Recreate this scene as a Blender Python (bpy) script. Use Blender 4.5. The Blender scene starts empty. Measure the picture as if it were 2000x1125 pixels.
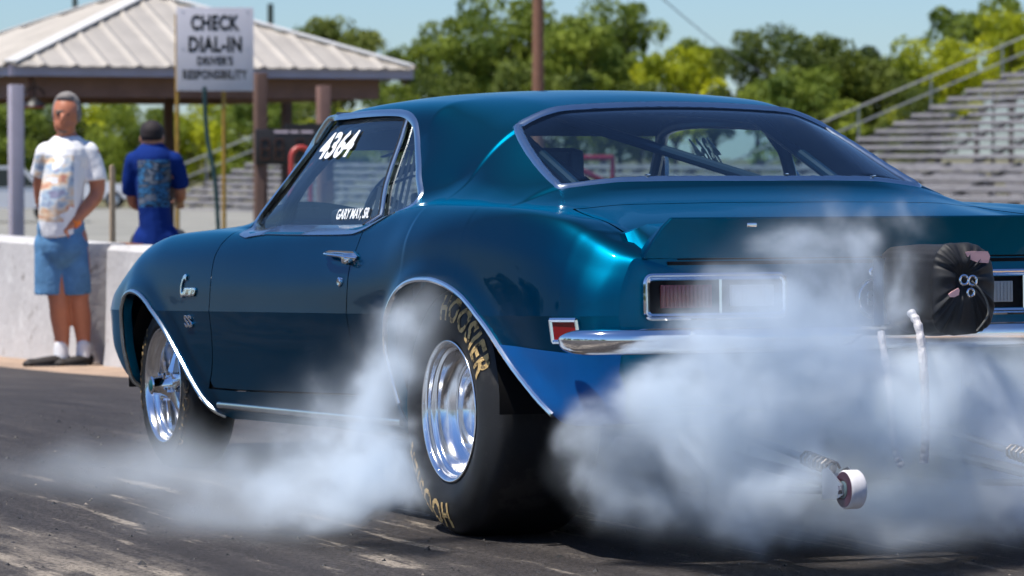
import bpy, bmesh, math, random
import numpy as np
from mathutils import Vector, Matrix
random.seed(7); np.random.seed(7)
SC = bpy.context.scene
COL = SC.collection
R_ = math.radians

# ------------------------------------------------------------------ camera
cam_d = bpy.data.cameras.new("camera"); cam = bpy.data.objects.new("camera", cam_d); COL.objects.link(cam)
CAM = Vector((-5.172, -10.582, 1.117)); HEAD = R_(23.1); PITCH = math.atan(257.5/7600)
cam.location = CAM
cam.rotation_euler = (R_(90)-PITCH, 0, -HEAD)
cam_d.sensor_width = 36; cam_d.lens = 36*7600/2000
cam_d.clip_start = 0.1; cam_d.clip_end = 3000
cam_d.dof.use_dof = True; cam_d.dof.focus_distance = 11.2; cam_d.dof.aperture_fstop = 7.6
SC.camera = cam

# ------------------------------------------------------------------ world, sun, exposure
SUN_EL, SUN_FROM = R_(67), Vector((-0.99, -0.10, 0)).normalized()      # horizontal direction the light comes from
world = bpy.data.worlds.new("World"); SC.world = world; world.use_nodes = True
wn = world.node_tree; wn.nodes.clear()
sky = wn.nodes.new("ShaderNodeTexSky"); sky.sky_type = 'NISHITA'; sky.sun_disc = False
sky.sun_elevation = SUN_EL; sky.sun_rotation = math.atan2(SUN_FROM.x, SUN_FROM.y)
sky.altitude = 100; sky.air_density = 1.0; sky.dust_density = 0.2; sky.ozone_density = 3.0
bg = wn.nodes.new("ShaderNodeBackground"); bg.inputs[1].default_value = 0.078
wo = wn.nodes.new("ShaderNodeOutputWorld")
tint = wn.nodes.new("ShaderNodeMix"); tint.data_type = 'RGBA'; tint.blend_type = 'MULTIPLY'; tint.inputs[0].default_value = 1.0; tint.inputs[7].default_value = (.72, .91, 1.20, 1)
wn.links.new(sky.outputs[0], tint.inputs[6]); wn.links.new(tint.outputs[2], bg.inputs[0]); wn.links.new(bg.outputs[0], wo.inputs[0])
sun_d = bpy.data.lights.new("sun", 'SUN'); sun_d.energy = 4.9; sun_d.angle = R_(0.53); sun_d.color = (1.0, 0.945, 0.86)
sun = bpy.data.objects.new("sun", sun_d); COL.objects.link(sun)
sd = SUN_FROM*math.cos(SUN_EL) + Vector((0, 0, math.sin(SUN_EL)))
sun.rotation_euler = sd.to_track_quat('Z', 'Y').to_euler()
SC.view_settings.view_transform = 'Standard'; SC.view_settings.look = 'None'
SC.view_settings.exposure = 0.45; SC.view_settings.gamma = 1.0
SC.render.engine = 'CYCLES'
cy = SC.cycles
cy.max_bounces = 10; cy.diffuse_bounces = 3; cy.glossy_bounces = 4; cy.transmission_bounces = 6
cy.transparent_max_bounces = 16; cy.volume_bounces = 5; cy.use_adaptive_sampling = True; cy.adaptive_threshold = 0.03; cy.volume_step_rate = 2.2; cy.volume_max_steps = 512
cy.use_denoising = True; cy.sample_clamp_indirect = 6.0

# ------------------------------------------------------------------ helpers
def tag(o, label=None, cat=None, group=None, kind=None):
    if label: o["label"] = label
    if cat: o["category"] = cat
    if group: o["group"] = group
    if kind: o["kind"] = kind
    return o

def empty(name, loc=(0, 0, 0), rz=0.0, parent=None):
    o = bpy.data.objects.new(name, None); COL.objects.link(o); o.location = loc; o.rotation_euler = (0, 0, rz)
    o.empty_display_size = 0.2
    if parent: o.parent = parent
    return o

def shade(me, ang=35):
    for p in me.polygons: p.use_smooth = True
    if ang is not None:
        try: me.set_sharp_from_angle(angle=R_(ang))
        except Exception: pass

def mesh_obj(name, verts, faces, mat, parent=None, ang=35, fm=None):
    me = bpy.data.meshes.new(name)
    me.from_pydata([tuple(map(float, v)) for v in verts], [], [tuple(map(int, f)) for f in faces]); me.validate(); me.update()
    mats = mat if isinstance(mat, (list, tuple)) else [mat]
    for m in mats: me.materials.append(m)
    if fm is not None and len(fm) == len(me.polygons):
        for p, i in zip(me.polygons, fm): p.material_index = int(i)
    if ang is not None: shade(me, ang)
    o = bpy.data.objects.new(name, me); COL.objects.link(o)
    if parent: o.parent = parent
    return o

class MB:
    """collects shapes; build() links them as one mesh object"""
    def __init__(s): s.v = []; s.f = []; s.m = []; s.mi = 0
    def add(s, vs, fs):
        b = len(s.v); s.v += [tuple(v) for v in vs]; s.f += [tuple(i+b for i in f) for f in fs]; s.m += [s.mi]*len(fs); return s
    def box(s, c, d, rot=None, bev=0.0):
        hx, hy, hz = d[0]/2, d[1]/2, d[2]/2
        if bev > 0:
            bm = bmesh.new(); bmesh.ops.create_cube(bm, size=1)
            for v in bm.verts: v.co = Vector((v.co.x*d[0], v.co.y*d[1], v.co.z*d[2]))
            bmesh.ops.bevel(bm, geom=bm.edges[:], offset=bev, segments=2, affect='EDGES', profile=0.6)
            bm.verts.index_update(); vs = [v.co.copy() for v in bm.verts]; fs = [[v.index for v in f.verts] for f in bm.faces]; bm.free()
        else:
            vs = [Vector((x, y, z)) for x in (-hx, hx) for y in (-hy, hy) for z in (-hz, hz)]
            fs = [(0, 1, 3, 2), (4, 6, 7, 5), (0, 4, 5, 1), (2, 3, 7, 6), (0, 2, 6, 4), (1, 5, 7, 3)]
        if rot is not None: vs = [rot @ v for v in vs]
        return s.add([v+Vector(c) for v in vs], fs)
    def bar(s, a, b, w, h, up=(0, 0, 1)):
        a, b = Vector(a), Vector(b); d = (b-a); L = d.length; d.normalize(); u = Vector(up)
        r = d.cross(u); r.normalize(); u = r.cross(d)
        vs = []
        for p in (a, b):
            for i, j in ((-1, -1), (1, -1), (1, 1), (-1, 1)): vs.append(p+r*(w/2*i)+u*(h/2*j))
        return s.add(vs, [(0, 3, 2, 1), (4, 5, 6, 7), (0, 1, 5, 4), (1, 2, 6, 5), (2, 3, 7, 6), (3, 0, 4, 7)])
    def tube(s, pts, r, n=10, cap=True, closed=False, rs=None, sq=1.0):
        pts = [Vector(p) for p in pts]; N = len(pts); vs = []; fs = []
        prev = None
        for i, p in enumerate(pts):
            if closed: t = pts[(i+1) % N]-pts[i-1]
            else: t = pts[min(i+1, N-1)]-pts[max(i-1, 0)]
            if t.length < 1e-9: t = Vector((0, 0, 1))
            t.normalize()
            if prev is None:
                a = Vector((0, 0, 1)) if abs(t.z) < 0.9 else Vector((1, 0, 0))
                u = t.cross(a).normalized()
            else:
                u = (prev - t*prev.dot(t)); u.normalize()
            prev = u; w = t.cross(u)
            rr = rs[i] if rs is not None else r
            for k in range(n):
                an = 2*math.pi*k/n; vs.append(p+u*(rr*math.cos(an))+w*(rr*sq*math.sin(an)))
        for i in range(N if closed else N-1):
            j = (i+1) % N
            for k in range(n):
                k2 = (k+1) % n; fs.append((i*n+k, i*n+k2, j*n+k2, j*n+k))
        if cap and not closed:
            fs.append(tuple(range(n))[::-1]); fs.append(tuple((N-1)*n+k for k in range(n)))
        return s.add(vs, fs)
    def lathe(s, prof, n=48, axis='X', c=(0, 0, 0), closed=False):
        """prof = [(along axis, radius)]"""
        vs = []; fs = []
        for a, r in prof:
            for k in range(n):
                an = 2*math.pi*k/n; p, q = r*math.cos(an), r*math.sin(an)
                v = {'X': (a, p, q), 'Y': (q, a, p), 'Z': (p, q, a)}[axis]
                vs.append((v[0]+c[0], v[1]+c[1], v[2]+c[2]))
        m = len(prof)
        for i in range(m if closed else m-1):
            j = (i+1) % m
            for k in range(n):
                k2 = (k+1) % n; fs.append((i*n+k, i*n+k2, j*n+k2, j*n+k))
        return s.add(vs, fs)
    def prism(s, poly, a, b, axis='X'):
        """poly 2D (u,v) extruded from a to b along axis; X:(y,z) Y:(x,z) Z:(x,y)"""
        n = len(poly)
        def P(t, u, v): return {'X': (t, u, v), 'Y': (u, t, v), 'Z': (u, v, t)}[axis]
        vs = [P(a, *p) for p in poly]+[P(b, *p) for p in poly]
        fs = [tuple(range(n))[::-1], tuple(range(n, 2*n))]+[(i, (i+1) % n, (i+1) % n+n, i+n) for i in range(n)]
        return s.add(vs, fs)
    def ball(s, c, r, seg=16, rings=10):
        rx, ry, rz = (r, r, r) if not isinstance(r, (tuple, list)) else r
        vs = []; fs = []
        for i in range(rings+1):
            th = math.pi*i/rings
            for k in range(seg):
                an = 2*math.pi*k/seg
                vs.append((c[0]+rx*math.sin(th)*math.cos(an), c[1]+ry*math.sin(th)*math.sin(an), c[2]+rz*math.cos(th)))
        for i in range(rings):
            for k in range(seg):
                k2 = (k+1) % seg; fs.append((i*seg+k, (i+1)*seg+k, (i+1)*seg+k2, i*seg+k2))
        return s.add(vs, fs)
    def build(s, name, mat, parent=None, ang=35, fixn=True):
        o = mesh_obj(name, s.v, s.f, mat, parent, None, fm=s.m if isinstance(mat, (list, tuple)) else None)
        if fixn:
            bm = bmesh.new(); bm.from_mesh(o.data); bmesh.ops.remove_doubles(bm, verts=bm.verts[:], dist=1e-5)
            bmesh.ops.recalc_face_normals(bm, faces=bm.faces[:]); bm.to_mesh(o.data); bm.free()
        if ang is not None: shade(o.data, ang)
        return o

def text_geo(s, size=1.0, extrude=0.0, offset=0.0, spacing=1.0, align='CENTER', res=3, shear=0.0, bevel=0.0):
    cu = bpy.data.curves.new("lettering", 'FONT'); cu.body = s; cu.size = size; cu.extrude = extrude; cu.offset = offset
    cu.space_character = spacing; cu.align_x = align; cu.align_y = 'CENTER'; cu.resolution_u = res; cu.shear = shear; cu.bevel_depth = bevel
    o = bpy.data.objects.new("lettering", cu); COL.objects.link(o)
    bpy.context.view_layer.update()
    ev = o.evaluated_get(bpy.context.evaluated_depsgraph_get()); me = ev.to_mesh()
    vs = [v.co.copy() for v in me.vertices]; fs = [tuple(p.vertices) for p in me.polygons]
    ev.to_mesh_clear(); bpy.data.objects.remove(o); bpy.data.curves.remove(cu)
    return vs, fs

def subdiv_geo(vs, fs, maxlen):
    bm = bmesh.new(); bv = [bm.verts.new(v) for v in vs]
    for f in fs:
        try: bm.faces.new([bv[i] for i in f])
        except Exception: pass
    bmesh.ops.remove_doubles(bm, verts=bm.verts[:], dist=1e-6)
    for _ in range(4):
        es = [e for e in bm.edges if e.calc_length() > maxlen]
        if not es: break
        bmesh.ops.triangulate(bm, faces=bm.faces[:]); es = [e for e in bm.edges if e.calc_length() > maxlen]
        bmesh.ops.subdivide_edges(bm, edges=es, cuts=1)
    bm.verts.index_update(); r = [v.co.copy() for v in bm.verts], [[v.index for v in f.verts] for f in bm.faces]; bm.free(); return r

# ------------------------------------------------------------------ materials
def new_mat(name):
    m = bpy.data.materials.new(name); m.use_nodes = True; return m, m.node_tree, m.node_tree.nodes["Principled BSDF"]

def pmat(name, col, rough=0.5, metal=0.0, spec=0.5, coat=0.0, coat_r=0.03, noise=None, bump=None, var=0.0, scale=8.0, emit=None):
    m, nt, b = new_mat(name)
    b.inputs["Base Color"].default_value = (*col, 1); b.inputs["Roughness"].default_value = rough
    b.inputs["Metallic"].default_value = metal; b.inputs["Specular IOR Level"].default_value = spec
    b.inputs["Coat Weight"].default_value = coat; b.inputs["Coat Roughness"].default_value = coat_r
    if var > 0:
        tc = nt.nodes.new("ShaderNodeTexCoord"); nz = nt.nodes.new("ShaderNodeTexNoise"); nz.inputs["Scale"].default_value = scale
        nz.inputs["Detail"].default_value = 6; nz.inputs["Roughness"].default_value = 0.65
        nt.links.new(tc.outputs["Object"], nz.inputs["Vector"])
        mr = nt.nodes.new("ShaderNodeMapRange"); mr.inputs[1].default_value = 0.25; mr.inputs[2].default_value = 0.75
        mr.inputs[3].default_value = 1-var; mr.inputs[4].default_value = 1+var
        nt.links.new(nz.outputs[0], mr.inputs[0])
        vm = nt.nodes.new("ShaderNodeVectorMath"); vm.operation = 'SCALE'; vm.inputs[0].default_value = col
        nt.links.new(mr.outputs[0], vm.inputs["Scale"]); nt.links.new(vm.outputs[0], b.inputs["Base Color"])
    if bump:
        tc = nt.nodes.new("ShaderNodeTexCoord"); nz = nt.nodes.new("ShaderNodeTexNoise"); nz.inputs["Scale"].default_value = bump[0]
        nz.inputs["Detail"].default_value = 5
        nt.links.new(tc.outputs["Object"], nz.inputs["Vector"])
        bp = nt.nodes.new("ShaderNodeBump"); bp.inputs["Strength"].default_value = bump[1]; bp.inputs["Distance"].default_value = bump[2]
        nt.links.new(nz.outputs[0], bp.inputs["Height"]); nt.links.new(bp.outputs[0], b.inputs["Normal"])
    if emit: b.inputs["Emission Color"].default_value = (*emit[:3], 1); b.inputs["Emission Strength"].default_value = emit[3]
    return m

def glass_mat(name, tint, refl=1.0, rough=0.0):
    m = bpy.data.materials.new(name); m.use_nodes = True; nt = m.node_tree; nt.nodes.clear()
    out = nt.nodes.new("ShaderNodeOutputMaterial"); tr = nt.nodes.new("ShaderNodeBsdfTransparent"); tr.inputs[0].default_value = (*tint, 1)
    gl = nt.nodes.new("ShaderNodeBsdfGlossy"); gl.inputs["Roughness"].default_value = rough; gl.inputs[0].default_value = (refl, refl, refl, 1)
    # Schlick reflectance of a thin pane, the same from either side
    ge = nt.nodes.new("ShaderNodeNewGeometry"); dt = nt.nodes.new("ShaderNodeVectorMath"); dt.operation = 'DOT_PRODUCT'
    nt.links.new(ge.outputs["Normal"], dt.inputs[0]); nt.links.new(ge.outputs["Incoming"], dt.inputs[1])
    def mth(op, a, c):
        n = nt.nodes.new("ShaderNodeMath"); n.operation = op
        for i, q in enumerate((a, c)):
            if isinstance(q, (int, float)): n.inputs[i].default_value = q
            else: nt.links.new(q, n.inputs[i])
        return n
    fr = mth('ADD', mth('MULTIPLY', mth('POWER', mth('SUBTRACT', 1.0, mth('ABSOLUTE', dt.outputs["Value"], 0.0).outputs[0]).outputs[0], 5.0).outputs[0], .93).outputs[0], .065)
    mx = nt.nodes.new("ShaderNodeMixShader"); nt.links.new(fr.outputs[0], mx.inputs[0])
    nt.links.new(tr.outputs[0], mx.inputs[1]); nt.links.new(gl.outputs[0], mx.inputs[2]); nt.links.new(mx.outputs[0], out.inputs[0])
    return m

def paint_mat():
    m, nt, b = new_mat("metallic blue paint")
    
    b.inputs["Metallic"].default_value = 1.0; b.inputs["Roughness"].default_value = 0.48
    b.inputs["Coat Weight"].default_value = 0.42; b.inputs["Coat Roughness"].default_value = 0.025; b.inputs["Coat IOR"].default_value = 1.33
    b.inputs["Specular Tint"].default_value = (0.0, 0.42, 0.62, 1)
    tc = nt.nodes.new("ShaderNodeTexCoord")
    # metal flake: tiny tilt of the normal, and a faint orange peel on the clear coat
    vo = nt.nodes.new("ShaderNodeTexNoise"); vo.inputs["Scale"].default_value = 900; vo.inputs["Detail"].default_value = 1
    nt.links.new(tc.outputs["Object"], vo.inputs["Vector"])
    b1 = nt.nodes.new("ShaderNodeBump"); b1.inputs["Strength"].default_value = 0.12; b1.inputs["Distance"].default_value = 0.001
    nt.links.new(vo.outputs[0], b1.inputs["Height"]); nt.links.new(b1.outputs[0], b.inputs["Normal"])
    nz = nt.nodes.new("ShaderNodeTexNoise"); nz.inputs["Scale"].default_value = 3.5; nz.inputs["Detail"].default_value = 2
    nt.links.new(tc.outputs["Object"], nz.inputs["Vector"])
    b2 = nt.nodes.new("ShaderNodeBump"); b2.inputs["Strength"].default_value = 0.05; b2.inputs["Distance"].default_value = 0.02
    nt.links.new(nz.outputs[0], b2.inputs["Height"]); nt.links.new(b2.outputs[0], b.inputs["Coat Normal"])
    # shading put into the colour by view angle: flanks darkened, grazing roof brightened
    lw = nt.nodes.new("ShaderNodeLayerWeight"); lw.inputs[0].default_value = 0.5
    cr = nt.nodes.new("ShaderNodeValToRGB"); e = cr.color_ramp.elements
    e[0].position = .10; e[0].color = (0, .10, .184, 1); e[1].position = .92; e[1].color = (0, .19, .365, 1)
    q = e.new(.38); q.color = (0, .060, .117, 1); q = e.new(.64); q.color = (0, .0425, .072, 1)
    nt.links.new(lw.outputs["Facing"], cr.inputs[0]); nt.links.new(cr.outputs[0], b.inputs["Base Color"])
    return m

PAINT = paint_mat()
CHROME = pmat("chrome", (0.82, 0.83, 0.85), 0.06, 1.0)
POLISHED = pmat("polished aluminium", (0.84, 0.85, 0.88), 0.15, 1.0, bump=(6, 0.05, 0.01))
STEEL = pmat("brushed steel", (0.55, 0.57, 0.60), 0.3, 1.0)
STAINLESS = pmat("stainless trim", (0.56, 0.62, 0.65), 0.2, 1.0)
RUBBER = pmat("black rubber", (0.012, 0.012, 0.013), 0.55, 0, 0.4, var=0.3, scale=12)
TREAD = pmat("scuffed slick tread", (0.010, 0.010, 0.011), 0.7, 0, 0.3, var=0.4, scale=30)
BLACK = pmat("matt black", (0.006, 0.006, 0.007), 0.8, 0, 0.2)
BLACKTRIM = pmat("black weatherstrip", (0.010, 0.010, 0.012), 0.45)
def worn_gold(name, thr):
    m, nt, b = new_mat(name); tc = nt.nodes.new("ShaderNodeTexCoord"); nz = nt.nodes.new("ShaderNodeTexNoise"); nz.inputs["Scale"].default_value = 38; nz.inputs["Detail"].default_value = 4
    nt.links.new(tc.outputs["Object"], nz.inputs["Vector"]); mr = nt.nodes.new("ShaderNodeMapRange"); mr.inputs[1].default_value = thr; mr.inputs[2].default_value = thr+.12; nt.links.new(nz.outputs[0], mr.inputs[0])
    mx = nt.nodes.new("ShaderNodeMix"); mx.data_type = 'RGBA'; mx.inputs[6].default_value = (.03, .022, .015, 1); mx.inputs[7].default_value = (.52, .36, .15, 1)
    nt.links.new(mr.outputs[0], mx.inputs[0]); nt.links.new(mx.outputs[2], b.inputs["Base Color"]); b.inputs["Roughness"].default_value = .8; return m
GOLD = worn_gold("faded gold tyre lettering", .37); GOLD_WORN = worn_gold("rubbed-off gold tyre lettering", .54)
WHITEL = pmat("white decal", (0.85, 0.87, 0.88), 0.5)
# ================================================================== THE CAR
RAKE = R_(1.82)
car = empty("drag_race_car"); car.rotation_euler = (-RAKE, 0, 0)
tag(car, "metallic blue two-door drag racing coupe spinning its rear slicks in white smoke", "car")

def pchip(xk, yk, x):
    xk = np.array(xk, float); yk = np.array(yk, float); h = np.diff(xk); d = np.diff(yk)/h; n = len(xk); m = np.zeros(n)
    for i in range(1, n-1):
        if d[i-1]*d[i] > 0:
            w1 = 2*h[i]+h[i-1]; w2 = h[i]+2*h[i-1]; m[i] = (w1+w2)/(w1/d[i-1]+w2/d[i])
    m[0] = d[0]; m[-1] = d[-1]
    x = np.clip(np.asarray(x, float), xk[0], xk[-1]); i = np.clip(np.searchsorted(xk, x)-1, 0, n-2); t = (x-xk[i])/h[i]
    return ((2*t**3-3*t**2+1)*yk[i]+(t**3-2*t**2+t)*h[i]*m[i]+(-2*t**3+3*t**2)*yk[i+1]+(t**3-t**2)*h[i]*m[i+1])

def catmull(pts, n=8, closed=False):
    P = [np.array(p, float) for p in pts]; N = len(P); out = []
    for i in range(N if closed else N-1):
        p1, p2 = P[i], P[(i+1) % N]
        p0 = P[i-1] if (closed or i > 0) else 2*p1-p2
        p3 = P[(i+2) % N] if (closed or i+2 < N) else 2*p2-p1
        for k in range(n):
            t = k/n; out.append(0.5*((2*p1)+(-p0+p2)*t+(2*p0-5*p1+4*p2-p3)*t*t+(-p0+3*p1-3*p2+p3)*t**3))
    if not closed: out.append(P[-1])
    return np.array(out)

YK = [-1.03, -1.0, -.92, -.75, -.5, -.25, 0, .2, .44, .7, 1.0, 1.3, 1.57, 1.95, 2.3, 2.6, 2.87, 3.0, 3.15, 3.35, 3.5, 3.6]
T = {
 'x0': [.70, .755, .80, .81, .80, .80, .80, .80, .80, .80, .80, .80, .80, .80, .80, .80, .80, .80, .78, .74, .68, .60],
 'z0': [.36, .36, .355, .35, .34, .33, .31, .295, .285, .28, .28, .28, .28, .28, .28, .29, .33, .36, .38, .40, .41, .42],
 'x1': [.735, .79, .835, .852, .858, .86, .86, .86, .862, .865, .865, .865, .865, .862, .86, .86, .86, .855, .84, .79, .73, .64],
 'z1': [.375, .375, .37, .365, .36, .35, .335, .325, .32, .318, .318, .318, .318, .318, .318, .32, .36, .385, .40, .42, .43, .44],
 'x2': [.76, .815, .86, .886, .895, .898, .902, .902, .902, .902, .902, .902, .902, .902, .902, .902, .90, .895, .88, .835, .775, .68],
 'z2': [.50]*22,
 'x3': [.775, .83, .875, .903, .916, .921, .925, .925, .922, .920, .920, .920, .920, .922, .923, .923, .92, .912, .897, .853, .79, .70],
 'z3': [.652]*22,
 'x4': [.768, .82, .863, .892, .909, .917, .921, .920, .914, .909, .907, .907, .908, .911, .914, .915, .912, .90, .88, .835, .775, .69],
 'z4': [.715, .72, .735, .755, .775, .785, .785, .78, .77, .765, .762, .762, .762, .762, .762, .762, .758, .752, .735, .71, .695, .68],
 'x5': [.752, .792, .838, .876, .894, .898, .901, .898, .885, .877, .874, .875, .878, .884, .888, .89, .886, .872, .85, .805, .745, .67],
 'z5': [.765, .772, .795, .836, .868, .893, .895, .888, .868, .855, .852, .854, .858, .862, .864, .862, .838, .815, .78, .735, .71, .69],
 'x6': [.728, .755, .796, .832, .846, .846, .842, .838, .836, .838, .842, .842, .842, .842, .838, .835, .828, .815, .79, .745, .69, .62],
 'z6': [.805, .818, .858, .918, .950, .963, .970, .972, .958, .925, .908, .908, .911, .917, .920, .918, .893, .868, .83, .775, .735, .70],
 'x7': [.655, .672, .700, .735, .755, .760, .765, .772, .780, .788, .790, .790, .790, .785, .76, .74, .73, .72, .70, .66, .60, .55],
 'z7': [.812, .826, .862, .922, .948, .963, .985, .993, .985, .940, .918, .918, .922, .932, .938, .930, .912, .888, .848, .79, .745, .705],
}
def rail(y):
    xk = [-1.03, -.8, -.5, -.36, -.235, 0.0, .21, .42, .65, .9, 1.2, 1.45, 1.57]
    X = [.63, .65, .640, .622, .600, .574, .560, .568, .583, .597, .604, .607, .612]
    Z = [.815, .90, .948, .975, 1.022, 1.128, 1.230, 1.268, 1.288, 1.300, 1.306, 1.300, 1.290]
    x = pchip(xk, X, y); z = pchip(xk, Z, y)
    # A pillar, straight down to the cowl, then the hood edge
    t = np.clip((y-1.57)/(1.97-1.57), 0, 1); z = np.where(y > 1.57, 1.290+(0.955-1.290)*t, z); x = np.where(y > 1.57, .612+(.765-.612)*t, x)
    hz = pchip([1.97, 2.3, 2.8, 3.2, 3.6], [.955, .945, .925, .845, .715], y); hx = pchip([1.97, 2.3, 3.2, 3.6], [.765, .70, .64, .50], y)
    return np.where(y > 1.97, hx, x), np.where(y > 1.97, hz, z)
def centre(y):
    z = pchip([-1.03, -.9, -.75, -.6, -.45, -.36, -.29, .22, .45, .8, 1.1, 1.4, 1.66], [.83, .885, .925, .955, .985, 1.010, 1.044, 1.278, 1.325, 1.355, 1.365, 1.362, 1.345], y)
    t = np.clip((y-1.66)/(2.22-1.66), 0, 1); z = np.where(y > 1.66, 1.345+(.962-1.345)*(t*.9+.1*t*t), z)
    hz = pchip([2.22, 2.6, 3.0, 3.3, 3.6], [.962, .962, .93, .86, .73], y)
    return np.where(y > 2.22, hz, z)

# wheel openings and window opening, traced in side view (y, z), body frame
ARCH_F = [(3.005, .25), (3.0, .40), (2.99, .534), (2.975, .625), (2.945, .688), (2.885, .714), (2.80, .719), (2.688, .697), (2.564, .645), (2.461, .585), (2.364, .509), (2.278, .436), (2.189, .368), (2.118, .320), (2.06, .27), (2.0, .2)]
ARCH_R = [(.20, .2), (.262, .33), (.296, .427), (.315, .489), (.318, .55), (.298, .612), (.256, .671), (.188, .720), (.093, .748), (-.024, .756), (-.148, .747), (-.281, .716), (-.388, .670), (-.478, .616), (-.554, .558), (-.632, .497), (-.726, .433), (-.82, .372), (-.90, .30)]
archF = catmull(ARCH_F, 5); archR = catmull(ARCH_R, 5)
DLO = [(1.905, .943), (1.72, 1.150), (1.605, 1.275), (1.56, 1.288), (1.40, 1.288), (1.2, 1.287), (1.0, 1.281), (.89, 1.268), (.80, 1.238), (.73, 1.192), (.66, 1.145), (.565, 1.085), (.49, 1.03), (.452, 1.003), (.47, .985), (.60, .947), (.70, .930), (.85, .926), (1.2, .929), (1.6, .936)]

def sdf(poly, P):
    """signed distance of 2D points P to polygon poly (negative inside)"""
    poly = np.array(poly, float); P = np.asarray(P, float); d = np.full(len(P), 1e9); s = np.ones(len(P)); n = len(poly); j = n-1
    for i in range(n):
        e = poly[j]-poly[i]; w = P-poly[i]; t = np.clip((w@e)/max(e@e, 1e-12), 0, 1); b = w-t[:, None]*e
        d = np.minimum(d, (b*b).sum(1))
        c1 = P[:, 1] >= poly[i, 1]; c2 = P[:, 1] < poly[j, 1]; c3 = e[0]*w[:, 1] > e[1]*w[:, 0]
        fl = (c1 & c2 & c3) | (~c1 & ~c2 & ~c3); s = np.where(fl, -s, s); j = i
    return s*np.sqrt(d)
def dist_line(line, P):
    line = np.array(line, float); d = np.full(len(P), 1e9)
    for a, b in zip(line[:-1], line[1:]):
        e = b-a; w = P-a; t = np.clip((w@e)/max(e@e, 1e-12), 0, 1); q = w-t[:, None]*e; d = np.minimum(d, (q*q).sum(1))
    return np.sqrt(d)

# ---- sample the half shell
ys = np.unique(np.round(np.concatenate([np.linspace(-1.03, -.88, 16), np.linspace(-.88, 2.3, 200), np.linspace(2.3, 3.6, 76), [.21, -.235, 1.57, 1.66, 1.97, 2.22]]), 5))
NK = {}
rx, rz = rail(ys); zc = centre(ys)
CP = []
for k in range(8): CP.append(np.stack([pchip(YK, T['x%d' % k], ys), pchip(YK, T['z%d' % k], ys)], 1))
x7, z7 = CP[7][:, 0], CP[7][:, 1]
gh = np.clip((rz-z7)/.25, 0, 1)                         # how much greenhouse stands here
base = np.clip((.55-ys)/.25, 0, 1)*gh                   # concave sweep of the sail into the quarter panel
for (f, bul) in ((.33, .016), (.70, .014)):
    x = x7+(rx-x7)*f + gh*bul*(1-base) - base*.012*(1 if f < .5 else .2)
    z = z7+(rz-z7)*f - base*(.018 if f < .5 else .004)
    CP.append(np.stack([x, z], 1))
CP.append(np.stack([rx, rz], 1))
for f, g in ((.80, .55), (.45, .88)):                   # crown of roof, glass and deck
    CP.append(np.stack([rx*f, rz+(zc-rz)*g], 1))
CP.append(np.stack([rx*0, zc], 1))
# crown point next to rail is rounder on the roof proper
CP = np.array(CP)                                       # 14 x N x 2
def section_rows(k0, k1, per):
    seg = CP[k0:k1+1]; out = []; ks = []
    for i in range(len(seg)-1):
        p1, p2 = seg[i], seg[i+1]
        p0 = seg[i-1] if i > 0 else 2*p1-p2
        if i+2 < len(seg): p3 = seg[i+2]
        else:
            p3 = 2*p2-p1
            if k1 == 13: p3 = p1*np.array([-1, 1])
        l1 = np.linalg.norm(p1-p0, axis=1)[:, None]**.5+1e-4; l2 = np.linalg.norm(p2-p1, axis=1)[:, None]**.5+1e-4; l3 = np.linalg.norm(p3-p2, axis=1)[:, None]**.5+1e-4
        t0 = 0; t1 = l1; t2 = t1+l2; t3 = t2+l3
        for q in range(per):
            t = t1+(t2-t1)*(q/per)
            A1 = (t1-t)/(t1-t0)*p0+(t-t0)/(t1-t0)*p1; A2 = (t2-t)/(t2-t1)*p1+(t-t1)/(t2-t1)*p2; A3 = (t3-t)/(t3-t2)*p2+(t-t2)/(t3-t2)*p3
            B1 = (t2-t)/(t2-t0)*A1+(t-t0)/(t2-t0)*A2; B2 = (t3-t)/(t3-t1)*A2+(t-t1)/(t3-t1)*A3
            out.append((t2-t)/(t2-t1)*B1+(t-t1)/(t2-t1)*B2); ks.append(k0+i+q/per)
    out.append(seg[-1]); ks.append(k1)
    return np.array(out), ks
ATT = []; FCS = []; GRIDS = []
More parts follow.
